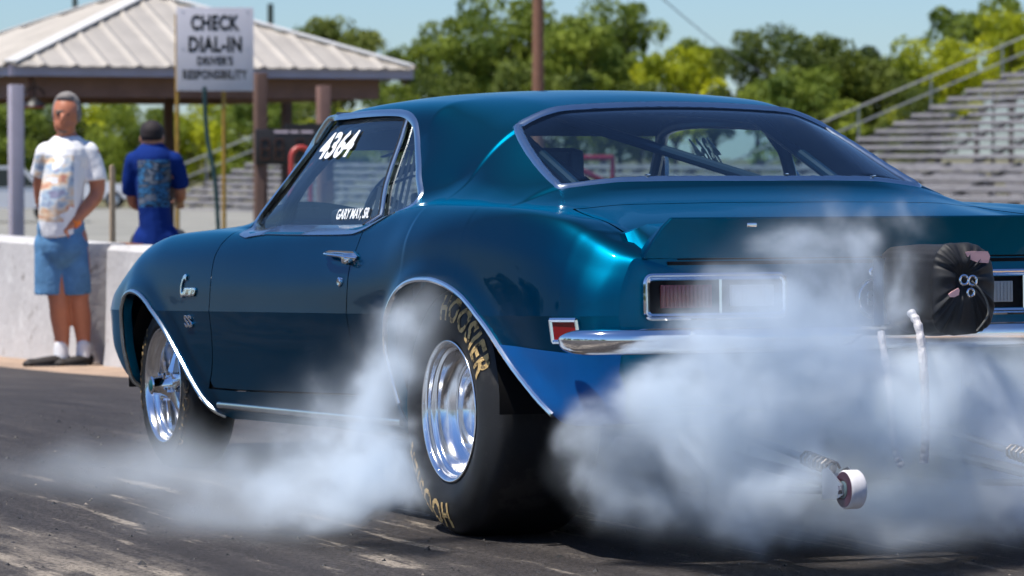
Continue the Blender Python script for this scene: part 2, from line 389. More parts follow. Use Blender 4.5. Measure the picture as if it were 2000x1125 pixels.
for (k0, k1, per) in ((0, 3, 7), (3, 13, 7)):
    rows, ks = section_rows(k0, k1, per)
    nr, ny_ = len(ks), len(ys)
    G = np.zeros((nr, ny_, 3)); G[:, :, 0] = -rows[:, :, 0]; G[:, :, 1] = ys[None, :]; G[:, :, 2] = rows[:, :, 1]
    K = np.array(ks)[:, None]*np.ones(ny_)[None, :]
    # light smoothing along the length so that reflections flow
    kern = np.array([1, 4, 6, 4, 1])/16.
    for _ in range(3):
        H = G.copy()
        H[:, 2:-2] = sum(kern[j]*G[:, j:ny_-4+j] for j in range(5))
        keep = ((ys < -.93) | (ys > 3.3) | ((ys > 1.5) & (ys < 2.3)))[None, :, None] & np.ones((nr, 1, 1), bool)
        keep2 = (np.abs(ys+.26) < .09)[None, :, None] & (K[:, :, None] > 9.5)
        G[:, :, [0, 2]] = np.where(keep | keep2, G, H)[:, :, [0, 2]]
    if k0 == 3:                                         # melt the sail panel into the rear window corner
        for _ in range(110):
            H = G.copy(); H[1:-1] = .25*G[:-2]+.5*G[1:-1]+.25*G[2:]; H[:, 1:-1] = .25*H[:, :-2]+.5*H[:, 1:-1]+.25*H[:, 2:]
            wgt = (np.clip((K-8.1)/.8, 0, 1)*np.clip((11.3-K)/.8, 0, 1)*(np.clip((ys+.34)/.12, 0, 1)*np.clip((.68-ys)/.3, 0, 1))[None, :])[:, :, None]
            G[:, :, [0, 2]] += ((H-G)*wgt)[:, :, [0, 2]]
    # flared wheel lips
    P2 = G[:, :, 1:].reshape(-1, 2)
    for arc, am in ((archF, .012), (archR, .016)):
        d = dist_line(arc, P2).reshape(nr, ny_)
        w = np.where(K <= 5.5, 1, np.clip(6.2-K, 0, 1))
        G[:, :, 0] -= am*np.exp(-(d/.045)**2)*w
    du = np.gradient(G, axis=0); dv = np.gradient(G, ys, axis=1); N = np.cross(dv, du); N /= np.linalg.norm(N, axis=2)[:, :, None]+1e-12
    if N[nr//3, ny_//2, 0] > 0: N = -N
    GRIDS.append(G.copy()); b = sum(len(a) for a in ATT)
    ATT.append(np.concatenate([G, K[:, :, None], N], 2).reshape(-1, 7))
    for i in range(nr-1):
        for j in range(ny_-1):
            FCS.append((b+i*ny_+j, b+(i+1)*ny_+j, b+(i+1)*ny_+j+1, b+i*ny_+j+1))
V = [list(a) for a in np.concatenate(ATT)]

def split_faces(F, sfun):
    """cut faces along sfun=0 -> (inside faces (s<0), outside faces, cut edges)"""
    used = sorted({i for f in F for i in f}); arr = np.array([V[i] for i in used]); s = dict(zip(used, sfun(arr)))
    cache = {}; fin = []; fout = []; ced = []
    for f in F:
        vals = [s[i] for i in f]
        if all(v <= 1e-6 for v in vals): fin.append(f); continue
        if all(v >= -1e-6 for v in vals): fout.append(f); continue
        a = []; b = []; n = len(f); cp = []
        for q in range(n):
            i, j = f[q], f[(q+1) % n]; si, sj = s[i], s[j]
            if abs(si) <= 1e-6: a.append(i); b.append(i); cp.append(i)
            elif si < 0: a.append(i)
            else: b.append(i)
            if si*sj < 0 and abs(si) > 1e-6 and abs(sj) > 1e-6:
                key = (min(i, j), max(i, j))
                if key not in cache:
                    t = si/(si-sj); va = np.array(V[i]); vb = np.array(V[j]); vn = va+(vb-va)*t; vn[4:7] /= np.linalg.norm(vn[4:7])+1e-12
                    V.append(list(vn)); cache[key] = len(V)-1
                a.append(cache[key]); b.append(cache[key]); cp.append(cache[key])
        if len(a) >= 3: fin.append(tuple(a))
        if len(b) >= 3: fout.append(tuple(b))
        if len(cp) == 2: ced.append(tuple(cp))
    return fin, fout, ced

def region(F, pred):
    A = []; B = []
    for f in F:
        c = np.mean([V[i] for i in f], 0)
        (A if pred(c) else B).append(f)
    return A, B

def shell_obj(name, F, mat, parent, mirror=True, off=0.0, only=None, ang=None):
    """mesh from shell faces with the carried surface normals; mirror adds the right-hand half; only=+1 builds just the right half"""
    used = sorted({i for f in F for i in f}); mp = {u: k for k, u in enumerate(used)}
    A = np.array([V[i] for i in used]); Pn = A[:, :3]-A[:, 4:7]*off; Nn = A[:, 4:7]
    fs = [tuple(mp[i] for i in f)[::-1] for f in F]
    vs, ns, ff = [], [], []; seam = {}
    def push(sx):
        loc = {}
        for q, (p, n) in enumerate(zip(Pn, Nn)):
            if abs(p[0]) < 1e-5 and q in seam: loc[q] = seam[q]; ns[seam[q]] = (0, n[1], n[2]); continue
            loc[q] = len(vs); vs.append((p[0]*sx, p[1], p[2])); ns.append((n[0]*sx, n[1], n[2]))
            if abs(p[0]) < 1e-5: seam[q] = loc[q]
        for f in fs: ff.append(tuple(loc[i] for i in (f if sx > 0 else f[::-1])))
    if only is None:
        push(1)
        if mirror: push(-1)
    else: push(-only)
    me = bpy.data.meshes.new(name); me.from_pydata([tuple(map(float, v)) for v in vs], [], [tuple(map(int, f)) for f in ff]); me.update()
    for p in me.polygons: p.use_smooth = True
    # orient faces with the carried normals
    flip = [p.index for p in me.polygons if Vector(ns[p.vertices[0]]).dot(p.normal) < 0]
    if len(flip) > len(me.polygons)/2: me.flip_normals()
    me.normals_split_custom_set_from_vertices([Vector(n).normalized() for n in ns])
    me.materials.append(mat)
    o = bpy.data.objects.new(name, me); COL.objects.link(o); o.parent = parent
    return o

def strip_walls(ced, depth, name, mat, parent, side):
    """inward return flange along cut edges"""
    mb = MB()
    for sx in (side,):
        for i, j in ced:
            a, b = np.array(V[i]), np.array(V[j])
            q = [(a[0]*sx, a[1], a[2]), (b[0]*sx, b[1], b[2]), ((b[0]+depth)*sx, b[1], b[2]), ((a[0]+depth)*sx, a[1], a[2])]
            mb.add(q, [(0, 1, 2, 3)])
    return mb.build(name, mat, parent, ang=40)

F = FCS
yz = lambda a: a[:, 1:3]; xy = lambda a: a[:, [0, 1]]
# wheel openings
polyF = list(map(tuple, archF))+[(2.0, 0.0), (3.02, 0.0)]; polyR = list(map(tuple, archR))+[(-.9, 0.0), (.2, 0.0)]
low, hi = region(F, lambda c: c[3] < 6)
_, low, cF = split_faces(low, lambda a: sdf(polyF, yz(a)))
_, low, cR = split_faces(low, lambda a: sdf(polyR, yz(a)))
F = low+hi
# daylight opening of the side windows
dlo = catmull(DLO, 4, True)
side_, rest = region(F, lambda c: 6.9 < c[3] < 10.3 and .3 < c[1] < 2.05)
sgF, side_, cD = split_faces(side_, lambda a: sdf(dlo, yz(a)))
F = side_+rest
# rear window opening
BL = [(-.530, .205), (-.565, .03), (-.590, -.215), (-.578, -.238), (-.40, -.270), (0, -.292), (.40, -.270), (.578, -.238), (.590, -.215), (.565, .03), (.530, .205), (.505, .228), (.30, .240), (0, .245), (-.30, .240), (-.505, .228)]
top_, rest = region(F, lambda c: c[3] > 9.2 and -.5 < c[1] < .5)
blF, top_, cB = split_faces(top_, lambda a: sdf(BL, xy(a)))
F = top_+rest
# windscreen opening
WS = [(-.59, 1.60), (-.735, 1.965), (-.60, 2.06), (-.3, 2.16), (0, 2.19), (.3, 2.16), (.6, 2.06), (.735, 1.965), (.59, 1.60), (.3, 1.66), (0, 1.675), (-.3, 1.66)]
top_, rest = region(F, lambda c: c[3] > 9.2 and 1.4 < c[1] < 2.4)
wsF, top_, cW = split_faces(top_, lambda a: sdf(WS, xy(a)))
F = top_+rest
# shut lines
DOOR = [(1.955, .99), (1.964, .912), (1.993, .879), (2.008, .84), (2.006, .794), (1.998, .747), (1.996, .685), (1.996, .64), (1.998, .577), (2.015, .514), (2.06, .44), (2.115, .392), (2.12, .388), (1.8, .386), (1.1, .394), (.63, .400), (.612, .43), (.625, .506), (.653, .548), (.668, .604), (.676, .654), (.678, .745), (.690, .794), (.688, .86), (.70, .99)]
GAP = .0032
lw_, rest = region(F, lambda c: c[3] < 7.25 and .4 < c[1] < 2.3)
dz, lw_, cd1 = split_faces(lw_, lambda a: sdf(DOOR, yz(a))-GAP)
door, gapd, cd2 = split_faces(dz, lambda a: sdf(DOOR, yz(a))+GAP)
F = lw_+rest
LID = [(-.655, -.47), (-.40, -.52), (0, -.54), (.40, -.52), (.655, -.47), (.70, -.70), (.672, -1.02), (0, -1.02), (-.672, -1.02), (-.70, -.70)]
tp, rest = region(F, lambda c: c[3] > 6.3 and c[1] < -.3)
dz, tp, _ = split_faces(tp, lambda a: sdf(LID, xy(a))-.004)
lid, gapl, _ = split_faces(dz, lambda a: sdf(LID, xy(a))+.004)
F = tp+rest
HOOD = [(-.70, 2.33), (0, 2.40), (.70, 2.33), (.60, 3.5), (-.60, 3.5)]
tp, rest = region(F, lambda c: c[3] > 6.5 and c[1] > 2.2)
dz, tp, _ = split_faces(tp, lambda a: sdf(HOOD, xy(a))-.003)
hood, gaph, _ = split_faces(dz, lambda a: sdf(HOOD, xy(a))+.003)
F = tp+rest
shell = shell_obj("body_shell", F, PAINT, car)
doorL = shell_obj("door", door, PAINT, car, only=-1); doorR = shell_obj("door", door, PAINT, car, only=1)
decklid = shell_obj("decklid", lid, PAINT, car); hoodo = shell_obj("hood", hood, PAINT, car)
for sx in (1, -1): shell_obj("door_seal", gapd, BLACK, car, only=sx, off=.009)
shell_obj("decklid_seal", gapl, BLACK, car, off=.009); shell_obj("hood_seal", gaph, BLACK, car, off=.009)
for sx in (1, -1):
    strip_walls(cF, .035, "wheel_opening_flange", PAINT, car, sx); strip_walls(cR, .035, "wheel_opening_flange", PAINT, car, sx); strip_walls(cD, .03, "window_opening_flange", BLACKTRIM, car, sx)
# closing panels: tail panel and nose panel
def cap(yv, name, mat, dy):
    sel = np.argmin(abs(ys-yv)); pts = []
    for k0, k1 in ((0, 3), (3, 12)):
        rows, ks = section_rows(k0, k1, 7); pts += [(float(r[sel, 0]), float(r[sel, 1])) for r in rows]
    zm = .60; mb = MB(); n = len(pts)
    ring = [(-x, yv, z) for x, z in pts]+[(x, yv, z) for x, z in pts[::-1]]
    for s_, d_ in ((1, 0), (.97, dy), (.5, dy*1.5)):
        mb.v += [(x*s_, yv+d_, zm+(z-zm)*(s_ if s_ > .6 else .5)) for x, y, z in ring]
    m = len(ring)
    for a in range(2):
        for i in range(m):
            j = (i+1) % m; mb.f.append((a*m+i, a*m+j, (a+1)*m+j, (a+1)*m+i))
    mb.f.append(tuple(range(2*m, 3*m))); mb.m = [0]*len(mb.f)
    return mb.build(name, mat, car, ang=25)
tail = cap(-1.03, "tail_panel", PAINT, -.006)
cap(3.6, "nose_panel", PAINT, .03)
# ------------------------------------------------------------------ surface lookup
from mathutils.kdtree import KDTree
SURF = np.array(V); 
def make_kd(sel, ax):
    idx = np.nonzero(sel)[0]; kd = KDTree(len(idx))
    for n, i in enumerate(idx): kd.insert((SURF[i, ax[0]], SURF[i, ax[1]], 0), n)
    kd.balance(); return kd, idx
KD_S, IX_S = make_kd(SURF[:, 3] < 10.6, (1, 2)); KD_T, IX_T = make_kd(SURF[:, 3] > 8.5, (0, 1))
def _col(g, j, z):
    zz = np.maximum.accumulate(g[:, j, 2]+np.arange(g.shape[0])*1e-7); return float(np.interp(z, zz, g[:, j, 0]))
def side_x(y, z):
    """x of the left flank at (y, z), read off the sampled shell"""
    q = np.interp(y, ys, np.arange(len(ys))); j = min(int(q), len(ys)-2); t = q-j; r = []
    for c in (j, j+1):
        g = GRIDS[0] if z < GRIDS[0][-1, c, 2] else GRIDS[1][:50]
        r.append(_col(g, c, z))
    return r[0]*(1-t)+r[1]*t
def top_z(x, y):
    r = KD_T.find_n((-abs(x), y, 0), 6); w = [1/(d+1e-4) for _, _, d in r]
    return sum(SURF[IX_T[i], 2]*q for (_, i, _), q in zip(r, w))/sum(w)

def ribbon(curves, closed, name, mat, parent, mirror=False):
    """loft through parallel 3D curves"""
    mb = MB(); n = len(curves[0])
    for sx in ((1, -1) if mirror else (1,)):
        vs = [(p[0]*sx, p[1], p[2]) for c in curves for p in c]; fs = []
        for a in range(len(curves)-1):
            for i in range(n if closed else n-1):
                j = (i+1) % n; fs.append((a*n+i, a*n+j, (a+1)*n+j, (a+1)*n+i))
        mb.add(vs, fs)
    return mb.build(name, mat, parent, ang=60)
def offset_poly(P, d, closed=True):
    P = np.array(P, float); n = len(P)
    a = np.roll(P, 1, 0); b = np.roll(P, -1, 0)
    if not closed: a[0] = P[0]; b[-1] = P[-1]
    t = b-a; t /= np.linalg.norm(t, axis=1)[:, None]+1e-12; nrm = np.stack([t[:, 1], -t[:, 0]], 1); return P+nrm*d
def resample(P, step, closed=False):
    P = np.array(P, float); Q = np.vstack([P, P[:1]]) if closed else P
    L = np.concatenate([[0], np.cumsum(np.linalg.norm(np.diff(Q, axis=0), axis=1))]); n = max(4, int(L[-1]/step))
    s = np.linspace(0, L[-1], n+1)
    if closed: s = s[:-1]
    return np.stack([np.interp(s, L, Q[:, k]) for k in range(Q.shape[1])], 1)

# ------------------------------------------------------------------ bright mouldings
for sx in (1, -1):
    for arc, nm in ((archF, "front"), (archR, "rear")):
        pts = [(side_x(y, z)-.004, y, z) for y, z in resample(arc, .02) if z > (.285 if nm == "front" else .372)]
        mb = MB(); mb.tube([(p[0]*sx, p[1], p[2]) for p in pts], .0085, n=8); mb.build("wheel_arch_moulding", STAINLESS if nm == "front" else CHROME, car)
d0 = resample(dlo, .018, True); area = np.sum(d0[:, 0]*np.roll(d0[:, 1], -1)-np.roll(d0[:, 0], -1)*d0[:, 1])
sg = 1 if area > 0 else -1
def dloc(off, out):
    P = offset_poly(d0, off*sg); r = []
    if off > .005: P = P-np.stack([np.zeros(len(d0)), .012*np.clip((d0[:, 0]-.62)/.15, 0, 1)*np.clip((1.88-d0[:, 0])/.1, 0, 1)*(d0[:, 1] < .96)], 1)
    for (y, z), (y0, z0) in zip(P, d0):
        yy, zz = (y, z)
        xq = side_x(yy, min(zz, 1.296))
        if z0 < .96 and yy > .55: xq = min(xq, -(float(pchip(YK, T['x7'], yy))-.004+.10*max(0, .935-zz)+(.03*max(0, .912-zz)/.01 if zz < .912 else 0)*0))
        r.append((xq-out, yy, zz))
    return r
for sx in (1, -1):
    cs = [[(p[0]*sx, p[1], p[2]) for p in c] for c in (dloc(-.004, -.014), dloc(-.003, .003), dloc(.006, .0075), dloc(.015, .0065), dloc(.019, -.004))]
    ribbon(cs, True, "window_surround_moulding", STAINLESS, car)
GLASS_S = glass_mat("tinted side glass", (.74, .87, .90), 1.0)
GLASS_R = glass_mat("tinted rear glass", (.68, .83, .88), 1.0)
DIV = lambda y, z: (y-(.868-.122*(1.240-z)/.315))                  # vent divider line
fr_, bk_ = None, None
fr_f, bk_f, _ = split_faces(sgF, lambda a: a[:, 1]-(.872-.135*(1.240-a[:, 2])/.315))
for sx in (-1, 1):
    shell_obj("door_glass", bk_f, GLASS_S, car, only=sx, off=.013)
    shell_obj("quarter_glass", fr_f, GLASS_S, car, only=sx, off=.013)
    pts = []
    for t in np.linspace(0, 1, 12):
        z = .925+(1.262-.925)*t; y = .872-.135*(1.240-z)/.315; pts.append(((side_x(y, z)+.004)*(-sx), y, z))
    mb = MB(); mb.tube(pts, .0075, n=8, sq=.8); mb.build("window_divider", STAINLESS, car)
    mb = MB(); mb.tube([(p[0], p[1]+.014, p[2]) for p in pts], .007, n=6); mb.build("divider_seal", BLACKTRIM, car)
rear_glass = shell_obj("rear_window", blF, GLASS_R, car, off=.004)
shell_obj("windscreen", wsF, glass_mat("clear windscreen", (.80, .88, .88)), car, off=.004)
b0 = resample(catmull(BL, 4, True), .02, True); ar = np.sum(b0[:, 0]*np.roll(b0[:, 1], -1)-np.roll(b0[:, 0], -1)*b0[:, 1]); sg2 = 1 if ar > 0 else -1
cs = []
for off, o in ((-.012, -.004), (-.008, .003), (.006, .009), (.014, .006), (.017, -.004)):
    cs.append([(x, y, top_z(x, y)+o) for x, y in offset_poly(b0, off*sg2)])
ribbon(cs, True, "rear_window_moulding", STAINLESS, car)
for u in (-.33, .12, .42):
    mb = MB(); mb.box((u, -.290+abs(u)*.04, top_z(u, -.290+abs(u)*.04)+.011), (.010, .020, .004), bev=.001); mb.build("moulding_clip", CHROME, car)
# thin bright lines along the sill
for sx in (1, -1):
    for (za, zb, ya, yb, rr, nm) in ((.330, .322, 2.05, .36, .0075, "sill_moulding"),):
        mb = MB(); mb.tube([((side_x(y, za+(zb-za)*(ya-y)/(ya-yb))-.003)*sx, y, za+(zb-za)*(ya-y)/(ya-yb)) for y in np.linspace(ya, yb, 40)], rr, n=8, sq=1.6); mb.build(nm, STAINLESS, car)
# ------------------------------------------------------------------ door handle, lock, side lamp, emblems
for sx in (1, -1):
    mb = MB(); y0, y1, z0 = .90, .60, .832; sxx = side_x(.75, z0)
    # pointed escutcheon, grip blade and push button
    mb.prism([(y0+.035, z0+.010), (y0-.02, z0+.017), (y1+.07, z0+.012), (y1+.03, z0-.004), (y1+.06, z0-.018), (y0-.14, z0-.010)], (sxx-.004)*sx, (sxx-.012)*sx)
    mb.tube([((sxx-.012)*sx, y0+.01, z0+.004), ((sxx-.030)*sx, y0-.04, z0+.006), ((sxx-.036)*sx, y0-.12, z0+.002), ((sxx-.034)*sx, y1+.08, z0-.004), ((sxx-.008)*sx, y1+.04, z0-.008)], .009, n=10, sq=.6)
    mb.lathe([((sxx-.005)*sx, .019), ((sxx-.03)*sx, .018), ((sxx-.040)*sx, .013), ((sxx-.042)*sx, .0)], n=20, c=(0, y1+.085, z0-.012))
    mb.build("door_handle", CHROME, doorL if sx == 1 else doorR)
    mb = MB(); xx = side_x(.745, .75); mb.lathe([((xx+.002)*sx, .016), ((xx-.006)*sx, .015), ((xx-.009)*sx, .010), ((xx-.007)*sx, .0)], n=20, c=(0, .745, .75))
    mb.build("door_lock", CHROME, doorL if sx == 1 else doorR)
    # quarter side lamp: bright frame round a red lens
    yl, zl = -.905, .612; xx = side_x(yl, zl)
    mb = MB(); hw, hh = .054, .030
    for a, b in (((yl-hw, zl-hh), (yl+hw, zl-hh)), ((yl+hw, zl-hh), (yl+hw+.004, zl+hh)), ((yl+hw+.004, zl+hh), (yl-hw+.004, zl+hh)), ((yl-hw+.004, zl+hh), (yl-hw, zl-hh))):
        mb.tube([((side_x(a[0], a[1])-.006)*sx, a[0], a[1]), ((side_x(b[0], b[1])-.006)*sx, b[0], b[1])], .0065, n=6)
    sl = mb.build("side_marker_lamp", CHROME, car)
    mb = MB(); q = [((side_x(y, z)-.006)*sx, y, z) for y, z in ((yl-hw, zl-hh), (yl+hw, zl-hh), (yl+hw, zl+hh), (yl-hw, zl+hh))]
    mb.add(q, [(0, 1, 2, 3)]); mb.build("red_lens", pmat("red lamp lens", (.20, .004, .006), .15, coat=.5), sl)

def decal_side(txt, y, z, size, mat, name, parent, sx=-1, extrude=.002, out=.004, shear=0, cond=1.0, off=0.0, spacing=1.0, surf=None, bevel=0.0):
    vs, fs = text_geo(txt, size, extrude, offset=off, spacing=spacing, shear=shear, bevel=bevel)
    vs, fs = subdiv_geo(vs, fs, max(size*.5, .02)); mb = MB(); o = []
    for v in vs:
        yy = y-v.x*cond*(-sx); zz = z+v.y
        xs_ = surf(yy, zz) if surf else side_x(yy, zz)
        o.append(((xs_-out-v.z)*(-sx), yy, zz))
    mb.add(o, fs); return mb.build(name, mat, parent, ang=30)
for sx in (-1, 1):
    # script nameplate: tall swept initial with small joined letters, and the twin-S badge under the crease
    decal_side("C", 2.285, .735, .11, CHROME, "fender_script", car, sx, cond=.55, shear=.45, off=.002, bevel=.001)
    decal_side("amaro", 2.205, .722, .052, CHROME, "fender_script", car, sx, cond=1.0, shear=.45, off=.002, spacing=.85, bevel=.001)
    decal_side("SS", 2.215, .614, .056, CHROME, "fender_badge", car, sx, cond=1.5, off=.001, extrude=.003, bevel=.001)
gs = lambda y, z: side_x(y, z)+.008
decal_side("4364", 1.43, 1.195, .115, WHITEL, "window_number", car, -1, cond=1.30, shear=.28, off=.0035, extrude=.0004, out=.0, surf=gs)
decal_side("GARY MAY, SR.", 1.03, .965, .046, WHITEL, "window_name", car, -1, cond=.98, shear=.22, off=.0007, extrude=.0004, out=.0, surf=gs, spacing=.98)
decal_side("4364", 1.375, 1.175, .115, WHITEL, "window_number", car, 1, cond=.8, shear=.28, off=.004, extrude=.0004, out=.0, surf=gs)

# blue protective film on the lower quarter behind the rear wheel, laid in overlapping strips
FILM = pmat("blue protective film", (.0, .075, .27), .6, spec=.15, var=.10, scale=5, bump=(10, .06, .01))
fl, _ = region(F, lambda c: c[3] < 3 and c[1] < -.4 and c[1] > -1.0295)
fl, _, _ = split_faces(fl, lambda a: a[:, 2]-(.572+.055*(a[:, 1]+.54)))
_, fl, _ = split_faces(fl, lambda a: sdf(polyR, yz(a)))
_, fl, _ = split_faces(fl, lambda a: a[:, 1]+1.024+.012*np.abs(((a[:, 2]*9) % 1)-.5))
for sx in (-1, 1):
    shell_obj("protective_film", fl, FILM, car, only=sx, off=-.003)
# ------------------------------------------------------------------ rear: bumper, lamps, spoiler, cap
bp = catmull([(-.905, -.93), (-.903, -.97), (-.890, -1.03), (-.858, -1.075), (-.80, -1.112), (-.70, -1.132), (-.5, -1.146), (-.25, -1.153), (0, -1.156)], 8)
bp = np.vstack([bp, [(-x, y) for x, y in bp[::-1][1:]]])
mb = MB(); N = len(bp); vs = []; fs = []; M_ = 20
for i, (x, y) in enumerate(bp):
    t = bp[min(i+1, N-1)]-bp[max(i-1, 0)]; t /= np.linalg.norm(t); nx, ny2 = t[1], -t[0]      # outward (rear/left)
    if ny2 > 0 and abs(x) < .6: nx, ny2 = -nx, -ny2
    s = min(i, N-1-i); sc = min(1, .06+.94*math.sin(min(1, s/20.)*math.pi/2)**.8)
    for k in range(M_):
        an = 2*math.pi*k/M_; c_, s_ = math.cos(an), math.sin(an)
        h = .036*sc*math.copysign(abs(s_)**.75, s_); w = .030*sc*(c_ if c_ > 0 else c_*.5)+.003*(1 if s_ > .2 else 0)
        vs.append((x+nx*w, y+ny2*w, .582+h))
for i in range(N-1):
    for k in range(M_):
        k2 = (k+1) % M_; fs.append((i*M_+k, i*M_+k2, (i+1)*M_+k2, (i+1)*M_+k))
fs.append(tuple(range(M_))); fs.append(tuple((N-1)*M_+k for k in range(M_)))
mb.add(vs, fs); bumper = mb.build("rear_bumper", CHROME, car, ang=50)
for x in (-.62, .62):
    mb = MB(); mb.lathe([(-1.172, .0), (-1.170, .009), (-1.164, .012)], n=14, axis='Y', c=(x, 0, .60)); mb.build("bumper_bolt", CHROME, car)
for x in (-.5, .5):
    mb = MB(); mb.box((x, -1.08, .575), (.06, .13, .04)); mb.build("bumper_bracket", BLACK, car)

def rrect(cx, cz, w, h, r, n=5):
    P = []
    for sx_, sz_, a0 in ((1, 1, 0), (-1, 1, 90), (-1, -1, 180), (1, -1, 270)):
        for k in range(n+1):
            a = R_(a0+90*k/n); P.append((cx+sx_*(w/2-r)+r*math.cos(a), cz+sz_*(h/2-r)+r*math.sin(a)))
    return P
REDL = pmat("dark red ribbed lens", (.17, .010, .012), .22, coat=.6, spec=.6); WHL = pmat("reverse lamp lens", (.30, .31, .33), .25, coat=.6)
for s in (-1, 1):
    cx, cz, W, Hh = s*.490, .7015, .440, .128
    mb = MB(); yb = -1.036; P = rrect(cx, cz, W, Hh, .026)
    def ring(w, h, r, y): return [(x, y, z) for x, z in rrect(cx, cz, w, h, r)]
    loops = [ring(W, Hh, .026, yb+.004), ring(W, Hh, .026, yb-.016), ring(W-.010, Hh-.010, .022, yb-.020), ring(W-.018, Hh-.018, .019, yb-.012), ring(W-.024, Hh-.024, .017, yb-.019), ring(W-.036, Hh-.036, .012, yb-.016), ring(W-.038, Hh-.038, .011, yb+.004)]
    n = len(P); vs = [p for l in loops for p in l]; fs = []
    for a in range(len(loops)-1):
        for i in range(n):
            j = (i+1) % n; fs.append((a*n+i, a*n+j, (a+1)*n+j, (a+1)*n+i))
    mb.add(vs, fs); mb.box((cx-s*.012, yb-.010, cz), (.008, .014, Hh-.036))
    lamp = mb.build("tail_lamp", CHROME, car, ang=40)
    mb = MB(); mb.box((cx, yb-.0015, cz), (W-.04, .003, Hh-.04)); mb.build("lamp_backing", BLACK, lamp)
    # outer red lens with vertical ribs, inner reversing lens with a grid
    mb = MB(); lx0 = cx+s*.088
    mb.box((lx0, yb-.006, cz+.001), (.155, .008, .064), bev=.003)
    for k in range(13): mb.box((lx0-.072+.144*k/12, yb-.0115, cz+.001), (.0055, .004, .058), bev=.0012)
    mb.build("red_lens", REDL, lamp)
    mb = MB(); lx1 = cx-s*.112
    mb.box((lx1, yb-.006, cz+.001), (.135, .008, .060), bev=.003)
    for k in range(12): mb.box((lx1-.062+.124*k/11, yb-.011, cz+.001), (.004, .003, .056))
    for k in range(6): mb.box((lx1, yb-.0112, cz-.025+.052*k/5), (.128, .003, .003))
    mb.build("reverse_lens", WHL, lamp)
# fuel cap with ring and letters
mb = MB(); mb.lathe([(-1.034, .056), (-1.048, .056), (-1.052, .052), (-1.049, .048), (-1.040, .046), (-1.044, .030), (-1.046, .0)], n=40, axis='Y', c=(.0, 0, .688))
capo = mb.build("fuel_cap", pmat("satin dark cap", (.10, .13, .17), .3, .7), car)
mb = MB(); mb.tube([(.050*math.cos(a), -1.052, .688+.050*math.sin(a)) for a in np.linspace(0, 2*math.pi, 40)[:-1]], .0035, n=8, closed=True); mb.build("cap_ring", CHROME, capo)
vs, fs = text_geo("SS", .05, .002, offset=.003, bevel=.001); mb = MB(); mb.add([(v.x, -1.050-v.z, .688+v.y) for v in vs], fs); mb.build("cap_badge", CHROME, capo, ang=30)
mb = MB(); mb.lathe([(-1.034, .014), (-1.044, .013), (-1.047, .009), (-1.045, .0)], n=20, axis='Y', c=(0, 0, .762)); mb.build("lid_lock", CHROME, car)
# ducktail spoiler in one sweep with turned-down ends
mb = MB(); xs_ = np.linspace(-1, 1, 61); rows = []
for u in xs_:
    a = abs(u); x = u*.705; e = np.clip((a-.90)/.10, 0, 1); ee = e*e*(3-2*e)
    zt = .917-.100*e**1.3; yt = -1.078+.03*e; hw = 1-.25*e
    zb = .806; ybk = -1.040
    xt = x if a <= .9 else math.copysign(.705*.9+(.705*.1)*e*.95, u)
    zf = top_z(min(abs(x), .66), -.845)+.002; zf = zf-(.012*ee)
    rows.append([(x, ybk+.02, zb), (x, ybk-.004, zb+.001), (xt, yt+.018*(1-e), zb+(zt-zb)*.55), (xt, yt+.001, zt-.004), (xt, yt+.006, zt), (xt, yt+.016, zt-.001), (xt, -.985, zt-.030*(1-.5*e)), (xt, -.92, zf+.012*(1-e)), (x, -.845, zf), (x, -.83, zf-.01)])
n = len(rows[0]); vs = [p for r in rows for p in r]; fs = []
for i in range(len(rows)-1):
    for k in range(n-1): fs.append((i*n+k, i*n+k+1, (i+1)*n+k+1, (i+1)*n+k))
fs.append(tuple(range(n))); fs.append(tuple((len(rows)-1)*n+k for k in range(n))[::-1])
mb.add(vs, fs); mb.build("rear_spoiler", PAINT, car, ang=32)
mb = MB(); mb.box((0, -1.037, .7925), (1.26, .006, .010)); mb.box((0, -1.0385, .8035), (1.20, .004, .004)); mb.build("decklid_gap", BLACK, car)
mb = MB(); mb.box((-.40, -1.091, .895), (.030, .006, .012), bev=.002); mb.build("spoiler_badge", CHROME, car)

# ------------------------------------------------------------------ wheels
def tyre_geo(mb, xo, w, R, rb, s, bulge=.02, n=96):
    """xo outboard plane, s=+1 left wheel (outboard is -x)"""
    P = [(.012, rb-.004), (.000, rb+.006), (-.010, rb+.022), (-bulge, rb+(R-rb)*.38), (-bulge*.85, rb+(R-rb)*.62), (-bulge*.25, R-.035), (.010, R-.014), (.030, R-.004), (.06, R), (w*.5, R+.001)]
    pts = catmull(P, 4); full = [tuple(p) for p in pts]+[(w-p[0], p[1]) for p in pts[::-1][1:]]
    mb.lathe([((xo+a)*s*1.0 if s > 0 else -(xo+a), r) for a, r in full], n=n, axis='X'); return full
def side_profile(full, r):
    best = min([p for p in full if p[0] < .05], key=lambda p: abs(p[1]-r)); return best[0]

